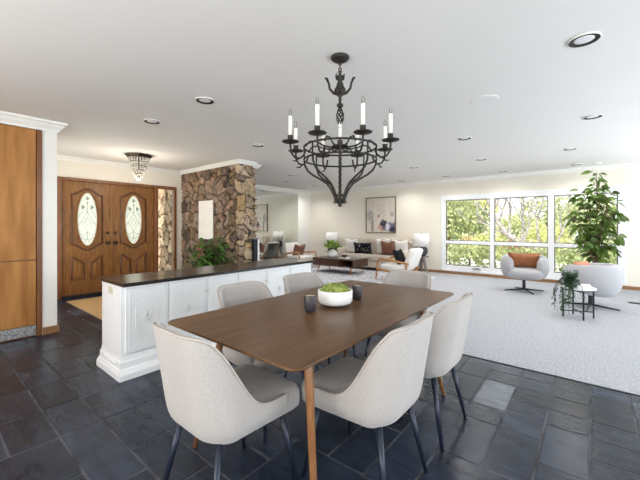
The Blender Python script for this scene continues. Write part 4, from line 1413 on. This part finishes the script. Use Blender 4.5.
# wood-framed armchairs
def armchair(label, loc, rz, seat_m):
    t = thing('wood_armchair', label, 'armchair', loc, rz, 'wood-framed armchairs')
    obj('seat_cushion', rbox(-.29, .29, -.30, .34, .22, .355, .05), seat_m, t, smooth=True)
    bm = rbox(-.29, .29, -.075, .075, 0, .46, .05)
    bmesh.ops.rotate(bm, verts=bm.verts[:], matrix=Matrix.Rotation(.36, 3, 'X'))
    bmesh.ops.translate(bm, verts=bm.verts[:], vec=(0, -.27, .29))
    obj('back_cushion', bm, seat_m, t, smooth=True)
    for s in (-1, 1):
        x = s*.335
        obj('arm', T([(x, .37, .36), (x, .36, .43), (x, .31, .468), (x, .16, .465), (x, -.10, .435), (x, -.30, .41), (x, -.38, .405)], [.016, .020, .024, .026, .026, .021, .015], 10), 'arm_wood', t, smooth=True)
        obj('leg', T([(x, .37, .37), (x, .41, 0)], [.022, .016], 10), 'arm_wood', t)
        obj('leg', T([(x, -.33, .41), (x, -.30, .22), (x, -.42, 0)], [.019, .021, .014], 10), 'arm_wood', t)
        obj('side_rail', T([(x, .38, .24), (x, -.32, .18)], .021, 8), 'arm_wood', t)
    obj('front_rail', T([(-.335, .38, .235), (.335, .38, .235)], .02, 8), 'arm_wood', t)
    obj('rear_rail', T([(-.335, -.31, .185), (.335, -.31, .185)], .017, 8), 'arm_wood', t)
    b = T([(-.22, -.41, .66), (.22, -.41, .66)], .012, 8)
    for x in (-.22, .22):
        tube(b, [(x, -.27, .19), (x, -.41, .66)], .012, 8)
    obj('back_frame', b, 'arm_wood', t)
    return t
a1 = armchair('golden wood-framed armchair with white cushions in front of the right lamp', (7.04, 3.42, RZ), facing(-.05, 1), 'white_fabric')
dup(a1, (7.42, 6.87, CZ), facing(-.12, -1), 'golden wood-framed armchair with brown pillow in front of the mirrors')
pillow('throw_pillow', 'black pillow leaning on the back of the right wood armchair', (7.04, 3.33, RZ+.355), facing(-.05, 1), .44, .36, .13, 'black_cloth', -.38, .03)
pillow('throw_pillow', 'brown leather pillow on the armchair in front of the mirrors', (7.42, 6.96, CZ+.355), facing(-.12, -1), .44, .38, .14, 'brown_leather', -.36, .05)

# swivel chairs
def swivel_chair(label, loc, rz):
    t = thing('swivel_chair', label, 'armchair', loc, rz, 'grey swivel tub chairs')
    sec = [(-.15, .06), (-.07, .0), (-.01, .07), (.012, .20), (.02, .46), (.012, .70), (-.012, .88), (-.05, 1.0), (-.09, 1.0), (-.125, .93), (-.14, .75), (-.145, .50), (-.15, .25)]
    bm = bmesh.new()
    rings = []
    n = 44
    for k in range(n+1):
        s = k/n*2-1
        a = -PI/2 + s*math.radians(142)
        e = max(0, (abs(s)-.86)/.14)
        sh = 1-.35*e*e
        cx_, cz_ = -.07, .45
        R0 = .43
        flat = 1.0 if abs(s) < .4 else 1.0
        ring = []
        zlo = .20+.10*abs(s)**1.5
        zhi = .735-.035*abs(s)**2-.06*e*e
        for o, z in sec:
            oo = cx_+(o-cx_)*sh
            zz = zlo+(zhi-zlo)*z
            r = .415+oo-(.06*(.45-min(z, .45))/.45)
            ring.append(bm.verts.new((r*math.cos(a), r*math.sin(a)*.94, zz)))
        rings.append(ring)
    m = len(sec)
    for p, q in zip(rings, rings[1:]):
        for i in range(m):
            bm.faces.new((p[i], p[(i+1) % m], q[(i+1) % m], q[i]))
    bm.faces.new(rings[0][::-1]); bm.faces.new(rings[-1])
    bmesh.ops.recalc_face_normals(bm, faces=bm.faces[:])
    obj('tub_shell', bm, 'swivel', t, smooth=True, sub=1)
    bm = bmesh.new()
    ol = []
    for k in range(40):
        a = 2*PI*k/40
        c, s = math.cos(a), math.sin(a)
        ol.append((.325*math.copysign(abs(c)**.75, c), .03+.38*math.copysign(abs(s)**.75, s)))
    rg = []
    for f, z in ((.72, .27), (.88, .28), (.97, .315), (1.0, .37), (.98, .42), (.92, .447), (.7, .462), (.3, .468)):
        rg.append([bm.verts.new((x*f, .03+(y-.03)*f, z)) for x, y in ol])
    for p, q in zip(rg, rg[1:]):
        for i in range(40):
            bm.faces.new((p[i], p[(i+1) % 40], q[(i+1) % 40], q[i]))
    bm.faces.new(rg[0][::-1]); bm.faces.new(rg[-1])
    obj('seat_cushion', bm, 'swivel', t, smooth=True)
    b = obj('pedestal', T([(0, 0, .272), (0, 0, .03)], .03, 16), 'black_metal', t)
    for k in range(4):
        a = PI/2*k+.35
        obj('foot_blade', T([(0.02*math.cos(a), 0.02*math.sin(a), .045), (.37*math.cos(a), .37*math.sin(a), .012)], [.018, .010], 8), 'black_metal', t)
    return t
w1 = swivel_chair('pale grey swivel tub chair with rust pillow facing the room in front of the window', (7.42, .99, CZ), facing(-1, -.22))
w1.scale = (.95, .95, .95)
dup(w1, (6.60, 0.0, CZ), facing(.45, .89), 'pale grey swivel tub chair turned to the window behind the small round table', .93)
pillow('throw_pillow', 'rust leather pillow on the swivel chair facing the room', (7.52, 1.012, CZ+.447), facing(-1, -.22), .54, .30, .14, 'rust', -.25, 0)
pillow('throw_pillow', 'peach pillow peeking over the swivel chair beside the tall plant', (6.62, 0.06, CZ+.445), facing(.45, .89), .34, .265, .13, 'pink_cloth', -.28, 0)

# small round table with vine and books
SX, SY = 5.76, 0.13
t = thing('accent_table', 'small round white-topped table with thin black legs on the carpet', 'side table', (SX, SY, CZ), .35)
obj('table_top', LA([(0, .395), (.195, .395), (.20, .40), (.20, .41), (.195, .415), (0, .415)], 40, cap=False), 'marble', t)
for k in range(4):
    a = PI/2*k
    obj('leg', T([(.175*math.cos(a), .175*math.sin(a), .396), (.175*math.cos(a), .175*math.sin(a), 0)], .0105, 8), 'black_metal', t)
obj('stretcher', tube(T([(-.175, 0, .085), (.175, 0, .085)], .008, 8), [(0, -.175, .085), (0, .175, .085)], .008, 8), 'black_metal', t)
obj('rim_band', T([(.222*math.cos(2*PI*k/40), .222*math.sin(2*PI*k/40), .388), ][:0] + [(.177*math.cos(2*PI*k/40), .177*math.sin(2*PI*k/40), .388) for k in range(40)], .008, 6, True), 'black_metal', t)
TT2 = CZ+.415
t = thing('trailing_plant', 'trailing green vine in a dark pot on the small round table', 'plant', (SX-.05, SY+.075, TT2))
obj('pot', LA([(0, 0), (.055, 0), (.075, .04), (.078, .10), (.07, .10), (.066, .085), (0, .08)], 24, cap=False), 'lamp_ball', t, smooth=True)
bm = bmesh.new(); st = bmesh.new()
for k in range(30):
    a = random.uniform(0, 2*PI)
    d = Vector((math.cos(a), math.sin(a), 0))
    e = d*random.uniform(.05, .16)+Vector((0, 0, random.uniform(.12, .24)))
    tube(st, [(0, 0, .08), e], .0025, 5)
    for q in range(5):
        leaf(bm, Vector((0, 0, .08)).lerp(e, random.uniform(.4, 1)), rnd_dir(-.4, .7), (0, 0, 1), random.uniform(.04, .07), random.uniform(.025, .04), .3)
for k in range(13):
    a = random.uniform(1.55, 3.35)
    d = Vector((math.cos(a), math.sin(a), 0))
    drop = random.uniform(.08, .37)
    o_ = random.uniform(.205, .225)
    off = Vector((.05, -.075, 0))
    rim = off + d*o_/max(abs(1), 1)
    pts = [Vector((0, 0, .09)), Vector((0, 0, .10)).lerp(rim+Vector((0, 0, .06)), .6)+Vector((0, 0, .05)), rim+d*.03+Vector((0, 0, .02)), rim+d*.045+Vector((0, 0, -drop*.5)), rim+d*.04+Vector((0, 0, -drop))]
    tube(st, pts, .0025, 5)
    for q in range(int(10+drop*55)):
        i = random.uniform(.5, 3.99)
        c = pts[int(i)].lerp(pts[int(i)+1], i-int(i))
        leaf(bm, c, rnd_dir(-.7, .4)+d*.3, (0, 0, 1), random.uniform(.03, .055), random.uniform(.02, .034), .3)
obj('foliage', bm, 'vine_leaf', t, smooth=True)
obj('vines', st, 'vine_leaf', t)
tag(obj('book', rbox(SX-.08, SX+.10, SY-.14, SY+.0, TT2, TT2+.022, .003, 1), 'book'), 'white book lying on the small round table, lower of the stack of two', 'book')
tag(obj('book', rbox(SX-.06, SX+.08, SY-.13, SY-.01, TT2+.022, TT2+.04, .003, 1), 'book'), 'thin white book on top of the other book on the small round table', 'book')

# tall indoor tree
FX, FY = 8.14, -0.09
t = thing('indoor_tree', 'tall green-leaved potted tree beside the window behind the swivel chair', 'plant', (FX, FY, CZ))
obj('pot', LA([(0, 0), (.15, 0), (.175, .03), (.195, .34), (.185, .345), (.175, .32), (0, .31)], 32, cap=False), 'basket', t, smooth=True)
obj('soil', LA([(0, .311), (.174, .312), (.174, .322), (0, .326)], 24, cap=False), 'soil', t)
bm = bmesh.new(); st = bmesh.new()
tips = []
R_ = Vector((math.sin(YAW), -math.cos(YAW), 0))       # across the room, for the lean of the main stems
stems = [((.0, .0), 2.26), ((.24, .05), 2.0), ((-.22, -.02), 1.66), ((-.36, .06), 1.45), ((.16, -.14), 1.5), ((.28, .0), 1.12), ((-.36, -.1), 1.05), ((-.12, .16), 1.9), ((.06, -.2), 1.75), ((-.02, .2), 1.25), ((.12, .12), 2.05)]
for (ox, oy), zt2 in stems:
    top = R_*ox + Vector((R_.y, -R_.x, 0))*oy*-1
    pts = [Vector((random.uniform(-.03, .03), random.uniform(-.03, .03), .31)), top*.25+Vector((0, 0, .31+(zt2-.31)*.4)), top*.65+Vector((0, 0, .31+(zt2-.31)*.75)), top+Vector((0, 0, zt2))]
    tube(st, pts, [.012, .009, .007, .003], 6)
    n = int(13+(zt2-.6)*13)
    for q in range(n):
        f = random.uniform(.9 if zt2 < 1.3 else .55, 2.98)
        c = pts[int(f)].lerp(pts[int(f)+1], f-int(f))
        if c.z < .62:
            continue
        a = q*2.4+random.uniform(-.4, .4)
        spread = .23 if c.z < 1.75 else .16
        d = Vector((math.cos(a), math.sin(a), random.uniform(-.4, .6)))
        tip = c+d.normalized()*random.uniform(.05, spread)
        tube(st, [c, tip], .003, 5)
        for g in range(2):
            leaf(bm, c.lerp(tip, random.uniform(.4, 1)), d+rnd_dir(-.6, .6)*.9, rnd_dir(.1, 1), random.uniform(.125, .185), random.uniform(.068, .095), .45, .25)
for v in bm.verts:      # keep the crown clear of the window glass
    lim = WX-.06-FX
    if v.co.x > lim:
        v.co.x = lim - (v.co.x-lim)*.3
obj('foliage', bm, 'fig_leaf', t, smooth=True)
obj('stems', st, 'bark', t)

# floor register
bm = B((0, .12, 0, .30, 0, .006))
for k in range(9):
    box(bm, .012, .108, .02+.03*k, .035+.03*k, .006, .010)
tag(obj('floor_vent', bm, 'vent', loc=(7.32, -0.78, CZ+.001)), 'dark metal floor register in the carpet at the right edge of the picture', 'vent')

# ================================================================== GARDEN
GZ = -0.35
struct(obj('ground', B((9.05, 60, -40, 45, GZ-.2, GZ), (-30, 9.05, 7.86, 45, GZ-.2, GZ+.2)), 'lawn'))
struct(obj('driveway', B((14.3, 17.2, -30, 40, GZ, GZ+.02)), 'drive'))
def crown_leaves(bm, c, r, n, size, squash=1.0):
    c = Vector(c)
    for k in range(n):
        d = rnd_dir()
        rr = r*random.uniform(.55, 1.0)**.6*(1+.18*math.sin(5*d.x+3*d.z+c.y)+.12*math.sin(9*d.y+7*d.z))
        p = c+Vector((d.x*rr, d.y*rr, d.z*rr*squash))
        e = (d+rnd_dir()*1.1).normalized()
        leaf(bm, p, e, rnd_dir(), size*random.uniform(.7, 1.3), size*.55*random.uniform(.7, 1.2), .1)
def bush(name, label, cat, c, r, m, n, size, trunk=0.0, squash=.8, group=None):
    t = thing(name, label, cat, (c[0], c[1], GZ), 0, group)
    bm = bmesh.new()
    zc = trunk + r*squash*(.95)
    crown_leaves(bm, (0, 0, zc), r, int(n*.5), size, squash)
    for k in range(5):
        d = rnd_dir(-.3, .8)
        crown_leaves(bm, (d.x*r*.55, d.y*r*.55, zc+d.z*r*.5*squash), r*.55, int(n*.1), size, squash)
    obj('foliage', bm, m, t)
    obj('trunk', T([(0, 0, 0), (0.1, .05, zc*.6), (0, 0, zc)], [.06+r*.04, .05+r*.03, .03], 8), 'bark', t)
    return t
# low hedge in front of the window: one clipped planting
t = thing('hedge', 'long pale green low hedge growing outside under the big window', 'hedge', (11.0, 2.2, GZ))
bm = bmesh.new(); st = bmesh.new()
for k in range(13):
    y = -4.2+.7*k
    crown_leaves(bm, (.2*math.sin(k*1.7), y, .62+.05*math.sin(k*2.3)), .58, 620, .10, .95)
    tube(st, [(.2*math.sin(k*1.7), y, 0), (.2*math.sin(k*1.7), y, .6)], .03, 6)
obj('foliage', bm, 'hedge', t)
obj('stems', st, 'bark', t)
TR = [('round_tree', 'large olive-green tree at the far left of the window view', 'tree', (21.8, 7.1), 1.75, 'tree_a', 2200, .26, .9),
      ('dark_tree', 'deep green tree in the middle of the left pane', 'tree', (26.8, 7.35), 1.3, 'tree_b', 1200, .26, 1.3),
      ('yellow_tree', 'lemon-green tree rising high in the left pane', 'tree', (34, 9.4), 2.7, 'tree_c', 1900, .32, 1.7),
      ('round_bush', 'rounded lemon-green bush low at the right side of the left pane', 'bush', (18.0, 3.95), .85, 'tree_c', 1000, .13, 0),
      ('round_bush', 'orange-tinted bush beside the lemon-green one in the left pane', 'bush', (20.2, 5.3), .50, 'tree_or', 600, .12, 0.25),
      ('round_bush', 'red flowering bush low in the middle pane', 'bush', (19.3, 3.2), .45, 'tree_red', 500, .12, 0.25),
      ('round_tree', 'olive tree just behind the bare branches in the middle pane', 'tree', (25.4, 3.75), 1.35, 'tree_a', 900, .22, .2),
      ('yellow_tree', 'lemon-green tree at the lower right of the middle pane', 'tree', (22.8, 2.1), 1.15, 'tree_c', 1000, .2, .0),
      ('round_tree', 'olive tree seen through the right pane', 'tree', (24.5, -.4), 1.8, 'tree_a', 1100, .25, .6),
      ('dark_tree', 'deep green tree low behind the indoor plant', 'tree', (20.3, -2.0), 1.2, 'tree_b', 1100, .20, 0),
      ('round_tree', 'distant olive tree between the middle and right panes', 'tree', (34.5, 2.9), 2.2, 'tree_a', 900, .32, .8),
      ('round_tree', 'distant olive tree behind the upper part of the indoor plant', 'tree', (30.5, -3.6), 2.0, 'tree_a', 900, .32, 1.4)]
for a in TR:
    bush(*a)
for k, nm in enumerate(['first', 'second', 'third', 'fourth', 'fifth', 'sixth', 'seventh']):
    bush('distant_shrub', 'rounded far shrub beyond the driveway, %s from the right in the background row' % nm, 'shrub', (40+(k % 2)*2.0, -4.2+3.5*k), 1.85, ['tree_a', 'tree_b', 'tree_a', 'tree_c'][k % 4], 900, .34, 0, .8, 'distant shrubs')
# leaning bare tree
t = thing('bare_tree', 'pale leaning tree with bare branches outside the middle pane', 'tree', (17.6, 1.35, GZ))
bm = bmesh.new()
def branch(p, d, L, r, depth):
    p = Vector(p); d = Vector(d).normalized()
    pts = [p]; rs = [r]
    n = 5
    for k in range(n):
        d = (d+rnd_dir()*.16+Vector((0, 0, .05))).normalized()
        pts.append(pts[-1]+d*L/n)
        rs.append(r*(1-.55*(k+1)/n))
    tube(bm, pts, rs, 6)
    if depth:
        for k in range(3 if depth > 1 else 4):
            i = random.randint(2, n)
            e = (d+rnd_dir(-.2, .9)*.95)
            e.x *= .6
            branch(pts[i], e, L*random.uniform(.55, .75), rs[i]*.75, depth-1)
main = [Vector((0, 0, 0)), Vector((.05, .05, .35)), Vector((0, .45, .62)), Vector((-.05, 1.05, .82)), Vector((0, 1.6, 1.15)), Vector((.05, 2.05, 1.75)), Vector((0, 2.3, 2.3))]
tube(bm, main, [.20, .18, .16, .15, .13, .10, .07], 10)
for i, d in ((2, (0, -.1, 1)), (3, (.2, .2, 1)), (3, (-.2, -.3, 1)), (4, (.2, .1, 1)), (4, (-.2, .7, .5)), (5, (.2, -.3, 1)), (5, (0, .9, .6)), (6, (0, .3, 1)), (6, (.2, -.5, .8)), (1, (.1, -.5, 1))):
    branch(main[i], d, random.uniform(1.5, 2.1), .065, 3)
obj('branches', bm, 'pale_bark', t, smooth=True)
bm = bmesh.new()
for k in range(700):
    p = Vector((random.uniform(-.9, .9), random.uniform(-1.3, 3.4), random.uniform(1.5, 4.6)))
    leaf(bm, p, rnd_dir(), rnd_dir(), .12, .06, .1)
obj('sparse_leaves', bm, 'tree_a', t)
